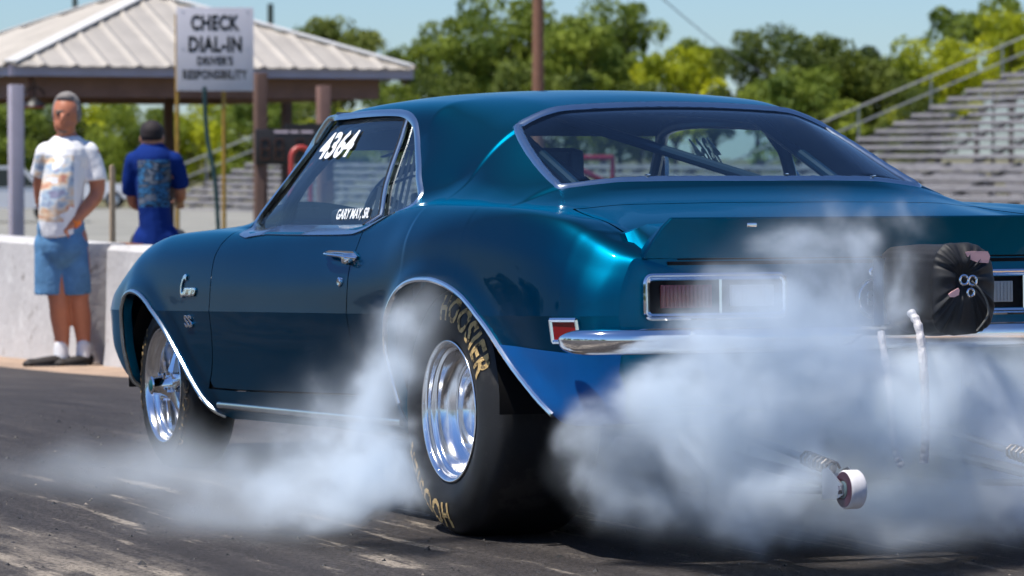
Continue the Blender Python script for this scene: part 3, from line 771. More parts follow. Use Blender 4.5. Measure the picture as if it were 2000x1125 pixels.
def make_wheel(name, centre_, xo, w, R, s, front):
    """xo: outboard face of the rim as a negative x (left wheel); right wheels mirror it"""
    wh = empty(name, (0, centre_[0], centre_[1]), parent=car); sx = s
    rb = .198
    mb = MB(); full = tyre_geo(mb, xo, w, R, rb, 1, bulge=.022 if not front else .008)
    mb.v = [(v[0]*sx, v[1], v[2]) for v in mb.v]; mb.build("tyre", RUBBER, wh, ang=50)
    # lettering moulded round the sidewall
    hgt = .050 if not front else .034; rc = .305 if not front else .258
    vs, fs = text_geo("HOOSIER", 1.0, 0.0, offset=.03, spacing=1.12); vs, fs = subdiv_geo(vs, fs, .12)
    x0 = min(v.x for v in vs); x1 = max(v.x for v in vs); y0 = min(v.y for v in vs); y1 = max(v.y for v in vs)
    mb = MB(); arc = R_(73 if not front else 74)
    for st in (R_(-4), R_(176)) if not front else (R_(70), R_(250)):
        o = []
        for v in vs:
            ph = st+arc*(v.x-x0)/(x1-x0); r = rc+hgt*((v.y-y0)/(y1-y0)-.5)*(1.5 if not front else 1.2)
            xx = xo+side_profile(full, r)-.0025
            o.append((xx*sx, -r*math.sin(ph), r*math.cos(ph)))
        mb = MB(); mb.add(o, fs); mb.build("tyre_lettering", GOLD_WORN if front else GOLD, wh, ang=None)
    mb = MB(); L = -1
    if not front:
        prof = [(.012, .192), (-.004, .207), (-.009, .210), (-.012, .206), (-.008, .199), (.000, .1925), (.014, .1905), (.019, .184), (.024, .1785), (.040, .1745), (.058, .165), (.070, .150), (.073, .146), (.072, .141), (.076, .137), (.092, .133), (.112, .122), (.126, .104), (.129, .100), (.128, .094), (.132, .088), (.150, .080), (.156, .060), (.140, .050), (.126, .040), (.120, .022), (.119, .0)]
        prof = catmull(prof, 3)
        mb.lathe([(xo+a, r) for a, r in prof], n=96)
        for k in range(16):
            a = R_(22.5*k+5); mb.ball((xo-.006, .2015*math.cos(a), .2015*math.sin(a)), (.004, .0045, .0045), 8, 6)
        rim = mb.build("rim", POLISHED, wh, ang=35)
        rim.data.transform(Matrix.Diagonal((sx, 1, 1, 1)))
    else:
        prof = catmull([(.012, .194), (-.004, .204), (-.008, .207), (-.010, .203), (-.004, .196), (.010, .190), (.022, .186), (.030, .176), (.06, .172), (.09, .168)], 3)
        mb.lathe([(xo+a, r) for a, r in prof], n=80)
        rim = mb.build("rim", POLISHED, wh, ang=35); rim.data.transform(Matrix.Diagonal((sx, 1, 1, 1)))
        for k in range(5):
            mb = MB(); a = R_(72*k+20); u = Vector((0, math.cos(a), math.sin(a))); t = Vector((0, -math.sin(a), math.cos(a)))
            secs = []
            for q, (r, wd, dx, th) in enumerate(((.040, .030, .012, .030), (.075, .021, .022, .026), (.12, .016, .034, .022), (.158, .019, .044, .020), (.176, .026, .048, .018))):
                c = u*r+Vector((xo+dx, 0, 0))
                secs += [c-t*wd+Vector((.006, 0, 0)), c-t*wd*.55+Vector((-.002, 0, 0)), c+t*wd*.55+Vector((-.002, 0, 0)), c+t*wd+Vector((.006, 0, 0)), c+t*wd*.8+Vector((th, 0, 0)), c-t*wd*.8+Vector((th, 0, 0))]
            fs = [(6*q+k2, 6*q+(k2+1) % 6, 6*(q+1)+(k2+1) % 6, 6*(q+1)+k2) for q in range(4) for k2 in range(6)]
            fs += [(0, 1, 2, 3, 4, 5), (29, 28, 27, 26, 25, 24)]
            mb.add([(p.x*sx, p.y, p.z) for p in secs], fs); mb.build("spoke", POLISHED, wh, ang=40)
        mb = MB(); mb.lathe([((xo+.05)*sx, .052), ((xo+.012)*sx, .050), ((xo+.002)*sx, .042), ((xo-.022)*sx, .034), ((xo-.050)*sx, .032), ((xo-.054)*sx, .027), ((xo-.052)*sx, .0)], n=32)
        hub = mb.build("hub", CHROME, wh, ang=35)
        mb = MB(); mb.lathe([((xo-.0535)*sx, .022), ((xo-.0555)*sx, .018), ((xo-.056)*sx, .0)], n=24); mb.build("hub_cap", pmat("teal anodised cap", (.01, .18, .2), .3, .7), hub)
        for k in range(5):
            a = R_(72*k+56); mb = MB(); mb.lathe([((xo+.04)*sx, .010), ((xo-.012)*sx, .010), ((xo-.018)*sx, .007), ((xo-.019)*sx, .0)], n=6, c=(0, .046*math.cos(a), .046*math.sin(a))); mb.build("wheel_nut", CHROME, wh)
        mb = MB(); mb.lathe([((xo+.085)*sx, .06), ((xo+.085)*sx, .150), ((xo+.092)*sx, .152), ((xo+.1)*sx, .06)], n=48); mb.build("brake_disc", STEEL, wh)
    mb = MB(); mb.lathe([((xo+w*.72)*sx, .0), ((xo+w*.72)*sx, .185), ((xo+w*.74)*sx, .19), ((xo+w*.74)*sx, .0)], n=32); mb.build("wheel_back", BLACK, wh)
    return wh
for s in (1, -1):
    make_wheel("rear_wheel", (-.036, .368), -.862, .325, .368, s, False)
    make_wheel("front_wheel", (2.706, .383), -.852, .175, .302, s, True)

# ------------------------------------------------------------------ underside, cabin, roll cage
mb = MB()
mb.box((0, 1.18, .335), (1.60, 1.35, .05)); mb.box((0, 2.7, .60), (1.28, 1.5, .30)); mb.box((0, -.65, .46), (1.1, .70, .22)); mb.box((0, .1, .60), (1.16, .9, .04))
for sx in (-1, 1):
    mb.box((sx*.45, 1.2, .285), (.09, 1.7, .07)); mb.box((sx*.70, -.03, .60), (.04, .03, .01))
    mb.tube([(sx*.33, 2.3, .26), (sx*.35, 1.6, .24), (sx*.36, .7, .25)], .035, n=10)
mb.box((0, 2.3, .28), (.30, .45, .12)); mb.box((-.3, 1.3, .265), (.35, .28, .06)); mb.lathe([(-.60, .045), (.60, .045)], n=16, c=(0, -.036, .368)); mb.ball((0, -.036, .368), (.16, .15, .14), 20, 12)
mb.box((0, 2.10, .60), (1.50, .04, .50)); mb.box((0, 1.22, .345), (1.66, 1.5, .02))
mb.build("chassis", pmat("black underbody", (.012, .013, .015), .7, var=.3), car)
# inner wheel housings
for sx in (-1, 1):
    for cy_, cz_, rr, y0 in ((-.05, .40, .46, 0), (2.66, .38, .44, 0)):
        mb = MB(); n = 24; vs = []; fs = []
        for i in range(n+1):
            a = R_(-25+230*i/n)
            for x in (.885 if cy_ < 1 else .88, .50): vs.append((sx*x, cy_+rr*math.cos(a)*.88, max(.37, cz_+rr*math.sin(a)*.80)))
            vs.append((sx*.50, cy_, cz_))
        for i in range(n):
            fs.append((3*i, 3*i+1, 3*i+4, 3*i+3)); fs.append((3*i+1, 3*i+2, 3*i+5, 3*i+4))
        mb.add(vs, fs); mb.build("wheel_housing", BLACK, car, fixn=False)
DKBLUE = pmat("dark blue cabin trim", (.006, .03, .055), .6)
CAGE = pmat("painted cage tube", (.002, .016, .030), .35, coat=.3)
hl, _ = region(F, lambda c: c[3] > 7.2 and -.6 < c[1] < 2.1)
shell_obj("headliner", hl, DKBLUE, car, off=.022)
mb = MB(); mb.box((0, -.02, .945), (1.34, .62, .012)); mb.box((0, .32, .78), (1.3, .03, .34))
for sx in (-1, 1):
    mb.box((sx*.80, 1.2, .64), (.03, 1.5, .50))
mb.build("interior_panels", DKBLUE, car)
mb = MB(); mb.box((0, 1.86, .85), (1.36, .22, .15), bev=.03); mb.box((-.36, 1.80, .965), (.34, .12, .06), bev=.02); mb.build("dashboard", BLACKTRIM, car)
mb = MB(); c0 = Vector((-.36, 1.50, .965)); Rw = Matrix.Rotation(R_(-68), 3, 'X')
mb.tube([c0+Rw @ Vector((.175*math.cos(a), .175*math.sin(a), 0)) for a in np.linspace(0, 2*math.pi, 36)[:-1]], .014, n=8, closed=True)
for a in (90, 210, 330): mb.bar(c0, c0+Rw @ Vector((.17*math.cos(R_(a)), .17*math.sin(R_(a)), 0)), .03, .005, (0, 1, .2))
mb.tube([c0, c0+Vector((0, .35, -.10))], .02, n=8); mb.build("steering_wheel", BLACKTRIM, car)
def seat(x, m):
    mb = MB(); prof = [(.62, .42), (.70, .60), (.66, .90), (.60, 1.12), (.56, 1.165), (.50, 1.15), (.52, .95), (.54, .60), (.52, .40)]
    for (xa, xb) in ((x-.22, x+.22),):
        mb.prism([(y+.12, z) for y, z in prof], xa, xb)
    mb.box((x, .98, .46), (.46, .50, .14), bev=.04)
    for s in (-1, 1): mb.box((x+s*.235, .80, .78), (.035, .22, .50), bev=.015)
    mb.box((x-.20, .68, 1.08), (.05, .16, .16), bev=.02); mb.box((x+.20, .68, 1.08), (.05, .16, .16), bev=.02)
    return mb.build("seat", m, car)
seat(-.36, BLACKTRIM)
mb = MB(); r = .021
for s in (-1, 1):
    mb.tube(catmull([(s*.66, .66, .34), (s*.66, .64, .75), (s*.595, .62, 1.10), (s*.52, .61, 1.225), (s*.42, .61, 1.268), (0, .61, 1.295)], 5), r, n=10)
    mb.tube(catmull([(s*.49, .61, 1.24), (s*.52, 1.1, 1.265), (s*.55, 1.42, 1.258), (s*.60, 1.60, 1.20), (s*.69, 1.90, .93), (s*.70, 1.95, .4)], 5), r, n=10)
    mb.tube([(s*.44, .61, 1.275), (s*.45, -.35, .90), (s*.45, -.6, .6)], r*.85, n=10)
    mb.tube([(s*.66, .62, .62), (s*.70, 1.25, .74), (s*.70, 1.93, .60)], r, n=10)
mb.tube([(-.48, .61, 1.26), (.58, .63, .62)], r, n=10)
mb.tube([(-.64, .62, .93), (.64, .62, .93)], r, n=10)
mb.tube([(-.30, .60, 1.28), (.40, -.30, .93)], r*.8, n=10)
mb.build("roll_cage", CAGE, car)
mb = MB()
for k in range(6):
    y = .80+.05*k; mb.tube([(-.62, y, 1.20-.02*k), (-.66, y-.01, 1.05), (-.70, y-.02, .90)], .012, n=6, sq=.3)
for z in (1.18, 1.08, .98, .90): mb.tube([(-.63-.05*(1.2-z)/.3, .78, z), (-.63-.05*(1.2-z)/.3, 1.08, z-.03)], .012, n=6, sq=.3)
mb.build("window_net", pmat("black webbing", (.008, .008, .01), .9), car)
for x, zb_ in ((-.33, 1.185), (.30, 1.235)):
    mb = MB(); mb.box((x, 1.555, (zb_+1.315)/2), (.56, .018, 1.315-zb_), Matrix.Rotation(R_(-12), 3, 'X'), bev=.006); mb.build("sun_visor", DKBLUE, car)
mb = MB(); mb.ball((-.03, 1.56, 1.19), (.12, .012, .032), 16, 10); mb.build("interior_mirror", BLACKTRIM, car)

# ------------------------------------------------------------------ parachute pack, tethers, wheelie bars
def chute():
    c = Vector((.078, -1.30, .718)); A, B_ = .092, .115; nL, nA = 36, 96; vs = []; fs = []
    y0, y1 = -1.10, -1.40; gx, gz = -.012, .025
    for i in range(nL+1):
        t = i/nL
        if t < .62: y = y0+(y1-y0)*(t/.62); rr = 1+.05*math.sin(t*5); g = 0
        else: q = (t-.62)/.38; g = q; y = y1-.045*math.sin(q*math.pi/2)+.030*max(0, q-.75)/.25; rr = (1.03*(1-q**1.6))+.03
        for k in range(nA):
            a = 2*math.pi*k/nA; ca, sa = math.cos(a), math.sin(a); e = .62
            x = A*math.copysign(abs(ca)**e, ca); z = B_*math.copysign(abs(sa)**e, sa)
            pl = math.sin(a*17+math.sin(a*5)*1.7)*.5+math.sin(a*29+1)*.35
            f = 1+pl*(.012+.075*g*(1-g*.6)) + .03*math.sin(a*3+1+2*t)
            yy = y-pl*.009*(g > 0)*math.sin(g*math.pi)
            sag = -.012*math.sin(t*3)*(1 if sa < 0 else .3)
            vs.append((c.x+x*rr*f+gx*g, yy, c.z+z*rr*f+gz*g+sag))
    for i in range(nL):
        for k in range(nA): k2 = (k+1) % nA; fs.append((i*nA+k, i*nA+k2, (i+1)*nA+k2, (i+1)*nA+k))
    fs.append(tuple(range(nA))); fs.append(tuple(nL*nA+k for k in range(nA)))
    mb = MB(); mb.add(vs, fs)
    pk = mb.build("parachute_pack", pmat("black nylon cloth", (.012, .013, .016), .62, spec=.4, bump=(60, .3, .003)), car, ang=None); shade(pk.data, None)
    for (x, z, r) in ((.058, .738, .0125), (.084, .736, .0125), (.078, .704, .010)):
        mb = MB(); mb.tube([(x+r*math.cos(a), -1.447, z+r*math.sin(a)) for a in np.linspace(0, 2*math.pi, 20)[:-1]], .0036, n=6, closed=True); mb.build("grommet", CHROME, pk)
    mb = MB(); mb.tube(catmull([(.078, -1.455, .735), (.10, -1.462, .71), (.125, -1.455, .675), (.128, -1.45, .64), (.10, -1.44, .60)], 6), .0028, n=6); mb.build("draw_cord", pmat("grey cord", (.12, .12, .11), .8), pk)
    PINK = pmat("faded pink cloth patch", (.62, .36, .36), .7, bump=(50, .4, .004))
    for (cx, cz, w, h, sl, yy) in ((.105, .798, .078, .030, 0, -1.437), (.028, .700, .034, .018, .5, -1.443)):
        P = [(-w/2, h/2), (-w*.2, h*.6), (w*.4, h*.55), (w/2, h*.1), (w*.42, -h*.5), (0, -h*.45), (-w*.35, -h*.1)]
        mb = MB(); mb.prism([(cx+a, cz+b+sl*a) for a, b in P], yy, yy-.004, axis='Y'); mb.build("cloth_patch", PINK, pk)
    mb = MB(); mb.box((.085, -1.10, .70), (.20, .06, .20)); mb.tube([(.085, -1.03, .62), (.085, -1.15, .62)], .02, n=8); mb.build("mounting_bracket", STEEL, pk)
chute()
FOIL = pmat("silver wrap", (.60, .57, .57), .6, .15, bump=(45, .9, .01))
def tether(pts, r, name):
    P = catmull(pts, 8); rs = [r*(1+.12*math.sin(i*1.9)+.06*random.random()) for i in range(len(P))]
    mb = MB(); mb.tube(P, r, n=10, rs=rs); mb.build(name, FOIL, car)
tether([(-.080, -1.40, .655), (-.072, -1.43, .61), (-.070, -1.45, .50), (-.072, -1.46, .38), (-.074, -1.46, .30), (-.076, -1.455, .25)], .0115, "parachute_tether")
tether([(-.09, -1.25, .60), (-.095, -1.30, .45), (-.10, -1.33, .33), (-.097, -1.34, .27), (-.085, -1.35, .235)], .010, "parachute_tether")
def wheelie(x, y, z):
    wb = empty("wheelie_bar", (x, y, z), parent=car); wb.scale = (.94, .94, .94)
    AL = STEEL
    mb = MB(); mb.tube([(0, .085, .010), (0, 1.2, .10)], .016, n=10); mb.tube([(.02, .085, -.008), (.02, 1.1, -.05)], .010, n=8); mb.build("lower_tube", AL, wb)
    mb = MB(); mb.tube([(0, .10, .052), (0, 1.2, .20)], .011, n=10); mb.build("upper_tube", AL, wb)
    mb = MB(); mb.tube([(0+.020*math.cos(i*.9), .10+.0035*i, .052+.0005*i+.020*math.sin(i*.9)) for i in range(50)], .0042, n=6); mb.build("coil_spring", pmat("warm zinc spring", (.30, .27, .24), .4, .8), wb)
    mb = MB()
    for s in (-1, 1): mb.prism([(.105, .050), (.075, .058), (-.012, .014), (-.014, -.014), (.02, -.026), (.105, -.030)], s*.032-.002, s*.032+.002)
    mb.box((0, .105, .005), (.066, .006, .07)); mb.lathe([(-.045, .009), (.045, .009)], n=6, c=(0, 0, 0)); mb.lathe([(-.045, .0), (-.045, .013), (-.037, .013)], n=6)
    mb.build("axle_bracket", pmat("zinc plated bracket", (.42, .45, .50), .35, .85), wb)
    mb = MB(); mb.lathe([(-.022, .040), (-.023, .050), (-.018, .0535), (.018, .0535), (.023, .050), (.022, .040)], n=40); c = mb.build("caster_tread", pmat("worn white urethane", (.62, .60, .61), .6, var=.15, scale=30), wb)
    mb = MB(); mb.lathe([(-.024, .024), (-.026, .030), (-.024, .0485), (.024, .0485), (.026, .030), (.024, .024)], n=40); mb.build("caster_core", pmat("dark purple core", (.045, .012, .030), .5), wb)
    mb = MB(); mb.lathe([(-.030, .0), (-.030, .012), (-.026, .024), (.026, .024), (.030, .012), (.030, 0)], n=24); mb.build("caster_bearing", pmat("dull bearing", (.14, .20, .22), .4, .5), wb)
wheelie(-.47, -1.78, .207); wheelie(.150, -1.78, .207)
# ================================================================== SETTING
FWD = Vector((math.sin(HEAD), math.cos(HEAD), 0)); RGT = Vector((math.cos(HEAD), -math.sin(HEAD), 0))
def at(u, D, z=0.0):
    """world point seen at photo column u, D metres ahead, height z"""
    p = CAM+FWD*D+RGT*((u-1000)/7600*D); return Vector((p.x, p.y, z))
def zv(v, D): return CAM.z-(v-305)/7600*D
def gz(y): return float(pchip([-300, 4.5, 12.5, 30, 50, 3000], [0, 0, -.20, -.55, -.9, -.9], y))

def asphalt():
    m, nt, b = new_mat("rubbered drag strip asphalt"); L = nt.links.new
    geo = nt.nodes.new("ShaderNodeNewGeometry")
    def noise(scale, detail=5, rough=.6, vscale=(1, 1, 1)):
        mp = nt.nodes.new("ShaderNodeMapping"); mp.inputs["Scale"].default_value = vscale; L(geo.outputs["Position"], mp.inputs["Vector"])
        n = nt.nodes.new("ShaderNodeTexNoise"); n.inputs["Scale"].default_value = scale; n.inputs["Detail"].default_value = detail; n.inputs["Roughness"].default_value = rough
        L(mp.outputs[0], n.inputs["Vector"]); return n.outputs[0]
    def mr(x, a, b_, c, d, clamp=True, typ='SMOOTHSTEP'):
        n = nt.nodes.new("ShaderNodeMapRange"); n.interpolation_type = typ; n.inputs[1].default_value = a; n.inputs[2].default_value = b_; n.inputs[3].default_value = c; n.inputs[4].default_value = d; L(x, n.inputs[0]); return n.outputs[0]
    def ma(op, x, y):
        n = nt.nodes.new("ShaderNodeMath"); n.operation = op
        for i, q in enumerate((x, y)):
            if isinstance(q, (int, float)): n.inputs[i].default_value = q
            else: L(q, n.inputs[i])
        return n.outputs[0]
    def mix(f, c1, c2):
        n = nt.nodes.new("ShaderNodeMix"); n.data_type = 'RGBA'; L(f, n.inputs[0])
        for i, q in ((6, c1), (7, c2)):
            if isinstance(q, tuple): n.inputs[i].default_value = (*q, 1)
            else: L(q, n.inputs[i])
        return n.outputs[2]
    sep = nt.nodes.new("ShaderNodeSeparateXYZ"); L(geo.outputs["Position"], sep.inputs[0])
    wob = ma('MULTIPLY', ma('SUBTRACT', noise(1.1, 4, .6, (1, .35, 1)), .5), 1.1)
    xx = ma('ADD', sep.outputs[0], wob)
    streak = noise(9, 5, .65, (1, .09, 1)); patch = noise(2.2, 6, .7, (1, .4, 1)); grain = noise(85, 4, .75); fine = noise(240, 2, .6)
    # bare dusty surface beside the groove, rubber laid down along it
    dusty = mr(ma('MULTIPLY', xx, -1.0), 1.75, 2.25, 0, 1)
    dusty = ma('MAXIMUM', dusty, ma('MULTIPLY', mr(streak, .56, .64, 0, 1), mr(patch, .46, .56, 0, .8)))
    dusty = ma('MULTIPLY', dusty, mr(sep.outputs[1], 1.6, 3.0, 1, .15)); dusty = ma('MULTIPLY', dusty, mr(sep.outputs[0], -3.1, -2.6, .1, 1))
    dusty = ma('MULTIPLY', dusty, mr(ma('ADD', ma('MULTIPLY', streak, .6), ma('MULTIPLY', patch, .4)), .44, .56, .12, 1))
    dusty = ma('MULTIPLY', dusty, mr(grain, .36, .52, .15, 1))
    dusty = ma('MULTIPLY', dusty, mr(patch, .34, .50, .35, 1))
    base = mix(mr(streak, .3, .7, 0, 1), (.034, .030, .031), (.080, .071, .068))
    base = mix(mr(grain, .38, .62, 0, 1), (.016, .014, .014), base)
    col = mix(dusty, base, (.32, .275, .225))
    spk = mr(fine, .63, .70, 0, .55); col = mix(spk, col, (.30, .27, .24))
    far = mr(sep.outputs[1], 6, 14, 0, .45); col = mix(far, col, (.085, .074, .070))
    L(col, b.inputs["Base Color"]); L(mr(dusty, 0, 1, .72, .92), b.inputs["Roughness"]); b.inputs["Specular IOR Level"].default_value = .22
    bp = nt.nodes.new("ShaderNodeBump"); bp.inputs["Strength"].default_value = .7; bp.inputs["Distance"].default_value = .006
    L(ma('ADD', grain, ma('MULTIPLY', fine, .4)), bp.inputs["Height"]); L(bp.outputs[0], b.inputs["Normal"])
    return m
ysg = np.concatenate([[-300, -60], np.linspace(-20, 52, 37), [80, 200, 500, 2600]])
def sheet(name, xs, mat, dz=0.0, label=None):
    vs = [(x, y, gz(y)+dz) for y in ysg for x in xs]; n = len(xs)
    fs = [(j*n+i, j*n+i+1, (j+1)*n+i+1, (j+1)*n+i) for j in range(len(ysg)-1) for i in range(n-1)]
    o = mesh_obj(name, vs, fs, mat, None, None); tag(o, label, None, None, "structure"); return o
GRASSG = pmat("dry grass and dirt ground", (.13, .12, .06), .95, var=.5, scale=.35, bump=(3, .5, .05))
sheet("ground", [-1500, -400, -60, 0, 60, 400, 2500], GRASSG)
sheet("road", [-45, -14, -6, -3, 0, 1.5], asphalt(), .004)
sheet("dirt_path", [1.5, 2.6], pmat("orange dirt and gravel", (.34, .24, .17), .95, var=.45, scale=7, bump=(20, .6, .02)), .003)
vs = [(3, 62, 0), (70, 62, 0), (90, 135, 0), (3, 135, 0)]; o = mesh_obj("pavement", [(x, y, -.885) for x, y, z in vs], [(0, 1, 2, 3)], pmat("pale gravel lot", (.22, .215, .19), .95, var=.25, scale=.5), None, None); tag(o, "pale gravel parking lot beyond the pavilion", None, None, "structure")
# loose rubber crumbs and chips on the strip
def crumbs(name, n, mat, smin, smax, seed, label, xr=(-3.2, 1.4), yr=(-2.2, 6)):
    rnd = random.Random(seed); mb = MB()
    for _ in range(n):
        x = rnd.uniform(*xr); y = rnd.uniform(*yr); s = rnd.uniform(smin, smax)*(1 if rnd.random() < .9 else 1.8); a = rnd.uniform(0, 6.28)
        vs = []
        for k in range(5):
            q = a+k*1.2566; rr = s*rnd.uniform(.5, 1); vs.append((x+rr*math.cos(q), y+rr*math.sin(q)*1.3, gz(y)+.004))
        vs.append((x+rnd.uniform(-.2, .2)*s, y, gz(y)+.004+s*rnd.uniform(.3, .8)))
        mb.add(vs, [(k, (k+1) % 5, 5) for k in range(5)])
    o = mb.build(name, mat, None, ang=None); tag(o, label, None, None, "stuff")
crumbs("rubber_crumbs", 1500, RUBBER, .003, .010, 3, "black tyre rubber crumbs scattered over the drag strip")
crumbs("stone_chips", 170, pmat("pale chips", (.26, .22, .18), .9), .002, .005, 5, "pale stone chips scattered over the drag strip")

# ------------------------------------------------------------------ trackside wall
CONC = pmat("painted concrete", (.50, .485, .48), .85, var=.16, scale=2.2, bump=(18, .45, .012))
def stain(m, col, scale, thr, amt):
    """scattered stains over an existing material"""
    nt = m.node_tree; b = nt.nodes["Principled BSDF"]; src = b.inputs["Base Color"].links[0].from_socket
    tc = nt.nodes.new("ShaderNodeTexCoord"); nz = nt.nodes.new("ShaderNodeTexNoise"); nz.inputs["Scale"].default_value = scale; nz.inputs["Detail"].default_value = 7; nz.inputs["Roughness"].default_value = .7
    nt.links.new(tc.outputs["Object"], nz.inputs["Vector"]); mr = nt.nodes.new("ShaderNodeMapRange"); mr.inputs[1].default_value = thr; mr.inputs[2].default_value = thr+.07; mr.inputs[4].default_value = amt
    mx = nt.nodes.new("ShaderNodeMix"); mx.data_type = 'RGBA'; nt.links.new(nz.outputs[0], mr.inputs[0]); nt.links.new(mr.outputs[0], mx.inputs[0]); nt.links.new(src, mx.inputs[6]); mx.inputs[7].default_value = (*col, 1)
    nt.links.new(mx.outputs[2], b.inputs["Base Color"])
stain(RUBBER, (.040, .036, .033), 5.0, .54, .6)
stain(CONC, (.16, .13, .11), 5.5, .60, .7); stain(CONC, (.62, .61, .60), 3.1, .57, .8); stain(CONC, (.20, .09, .05), 9, .66, .8)
def wall_piece(ya, yb, x0, x1, ztop, label):
    mb = MB(); n = max(2, int((yb-ya)/1.0)); 
    for k in range(n+1):
        y = ya+(yb-ya)*k/n; g = gz(y)-.15
        mb.v += [(x0-.03, y, g), (x0, y, gz(y)+.12), (x0+.015, y, ztop-.03), (x0+.04, y, ztop), (x1-.03, y, ztop), (x1, y, ztop-.03), (x1+.02, y, g)]
    for k in range(n):
        for i in range(6): mb.f.append((k*7+i, k*7+i+1, (k+1)*7+i+1, (k+1)*7+i))
    mb.f.append(tuple(range(7))); mb.f.append(tuple(n*7+i for i in range(7))); mb.m = [0]*len(mb.f)
    o = mb.build("concrete_wall", CONC, None, ang=30); tag(o, label, "concrete wall"); return o
wall_piece(13.52, 40, 2.10, 2.42, .555, "grey painted concrete trackside wall behind the man in the white T-shirt")
wall_piece(-9, 13.02, 2.10, 2.42, .555, "grey painted concrete trackside wall running on behind the blue car's nose")
wall_piece(13.03, 13.51, 2.26, 2.40, .545, "short set-back wall panel filling the joint between the two concrete walls")
# stains low on the wall
# ------------------------------------------------------------------ wooden stake
mb = MB(); p = at(219, 27.2, 0); mb.prism([(-.02, -.3), (.022, -.3), (.018, zv(330, 27.2)), (.006, zv(322, 27.2)), (-.012, zv(324, 27.2))], -.02, .02, axis='Y')
o = mb.build("wooden_stake", pmat("bare wood", (.40, .29, .19), .8, var=.2)); o.location = (p.x, p.y, 0); tag(o, "pale wooden stake standing upright behind the concrete wall", "stake")

# ------------------------------------------------------------------ pavilion with hipped metal roof
PX0, PX1, PY0, PY1 = 10.43, 16.75, 44.7, 52.7; EZ = 2.47; RZ = 3.66
pv = empty("pavilion", ((PX0+PX1)/2, (PY0+PY1)/2, -.9)); tag(pv, "open-sided timber pavilion with ribbed pale metal hip roof beyond the wall", "pavilion")
def rel(p): return (p[0]-pv.location.x, p[1]-pv.location.y, p[2]+.9)
ROOFM = pmat("weathered ribbed metal roofing", (.42, .385, .34), .5, .2, var=.16, scale=1.2)
FASC = pmat("lavender grey painted fascia", (.42, .38, .46), .6, var=.12, scale=3); WOODD = pmat("brown stained timber", (.13, .075, .060), .75, var=.25, scale=4)
WOODB = pmat("weathered brown beam", (.22, .125, .105), .75, var=.2, scale=3)
r0 = (13.6, 47.9, RZ); r1 = (13.6, 49.5, RZ)
def roof_face(a, b, c, d, n, name):
    """corrugated sheet from eave a-b up to ridge d-c"""
    a, b, c, d = map(Vector, (a, b, c, d)); mb = MB(); nrm = (b-a).cross(d-a).normalized()
    if nrm.z < 0: nrm = -nrm
    L = (b-a).length; N = n*6; vs = []
    for i in range(N+1):
        t = i/N; p = a.lerp(b, t); ph = (i % 6); h = .035 if ph in (0,) else (.012 if ph == 3 else 0)
        # slope line goes straight up the roof until it meets a hip or the ridge
        e = (b-a).normalized(); up = nrm.cross(e); up = up if up.z > 0 else -up
        # intersect with hips: parameter along slope
        def meet(p0, p1):
            w = p1-p0; den = w.dot(e); 
            if abs(den) < 1e-6: return 1e9
            s = (p-p0).dot(e)/den
            return (p0+w*s-p).dot(up) if -0.001 <= s <= 1.001 else 1e9
        s = min(meet(a, d), meet(b, c), (d-a).dot(up) if (d-c).length > .01 else 1e9)
        s = max(s, .001)
        vs.append([p-up*.10+nrm*h, p+up*s+nrm*h])
    flat = [q for pr in vs for q in pr]; fs = [(2*i, 2*i+2, 2*i+3, 2*i+1) for i in range(N)]
    mb.add([rel(q) for q in flat], fs); return mb.build(name, ROOFM, pv, ang=20, fixn=False)
FL, FR, BR, BLc = (PX0, PY0, EZ), (PX1, PY0, EZ), (PX1, PY1, EZ), (PX0, PY1, EZ)
roof_face(FL, FR, r0, r0, 13, "roof"); roof_face(FL, BLc, r1, r0, 16, "roof"); roof_face(FR, BR, r1, r0, 16, "roof"); roof_face(BLc, BR, r1, r1, 13, "roof")
CAPM = pmat("bright ridge flashing", (.72, .70, .66), .4, .2)
for a, b in ((FL, r0), (FR, r0), (BLc, r1), (BR, r1), (r0, r1)):
    mb = MB(); a, b = Vector(a)+Vector((0, 0, .03)), Vector(b)+Vector((0, 0, .04)); mb.bar(rel(a), rel(b), .22, .03); mb.build("ridge_cap", CAPM, pv)
for a, b in ((FL, FR), (FR, BR), (BR, BLc), (BLc, FL)):
    a, b = Vector(a), Vector(b); mb = MB(); dz = Vector((0, 0, -.095)); mb.bar(rel(a+dz), rel(b+dz), .05, .165); mb.build("fascia", FASC, pv)
    c = Vector(((PX0+PX1)/2, (PY0+PY1)/2, 0)); q = lambda w: Vector((c.x+(w.x-c.x)*.86, c.y+(w.y-c.y)*.90, EZ-.33))
    mb = MB(); mb.bar(rel(q(a)), rel(q(b)), .12, .30); mb.build("beam", WOODB, pv)
mb = MB(); mb.box(rel(((PX0+PX1)/2, (PY0+PY1)/2, EZ-.05)), (PX1-PX0-.1, PY1-PY0-.1, .03)); mb.build("soffit", WOODD, pv)
for (u, D, w, m) in ((32, 56.2, .19, FASC), (632, 57.0, .17, WOODB), (560, 64.5, .15, WOODD), (330, 64.5, .15, WOODD)):
    p = at(u, D); mb = MB(); mb.box(rel((p.x, p.y, (EZ-.35-.95)/2)), (w, w, EZ-.3+.95), bev=.01); mb.build("post", m, pv)
p = at(509, 57.5); mb = MB(); mb.box(rel((p.x, p.y, .72)), (.17, .17, 3.25), bev=.01); mb.build("post", WOODD, pv)
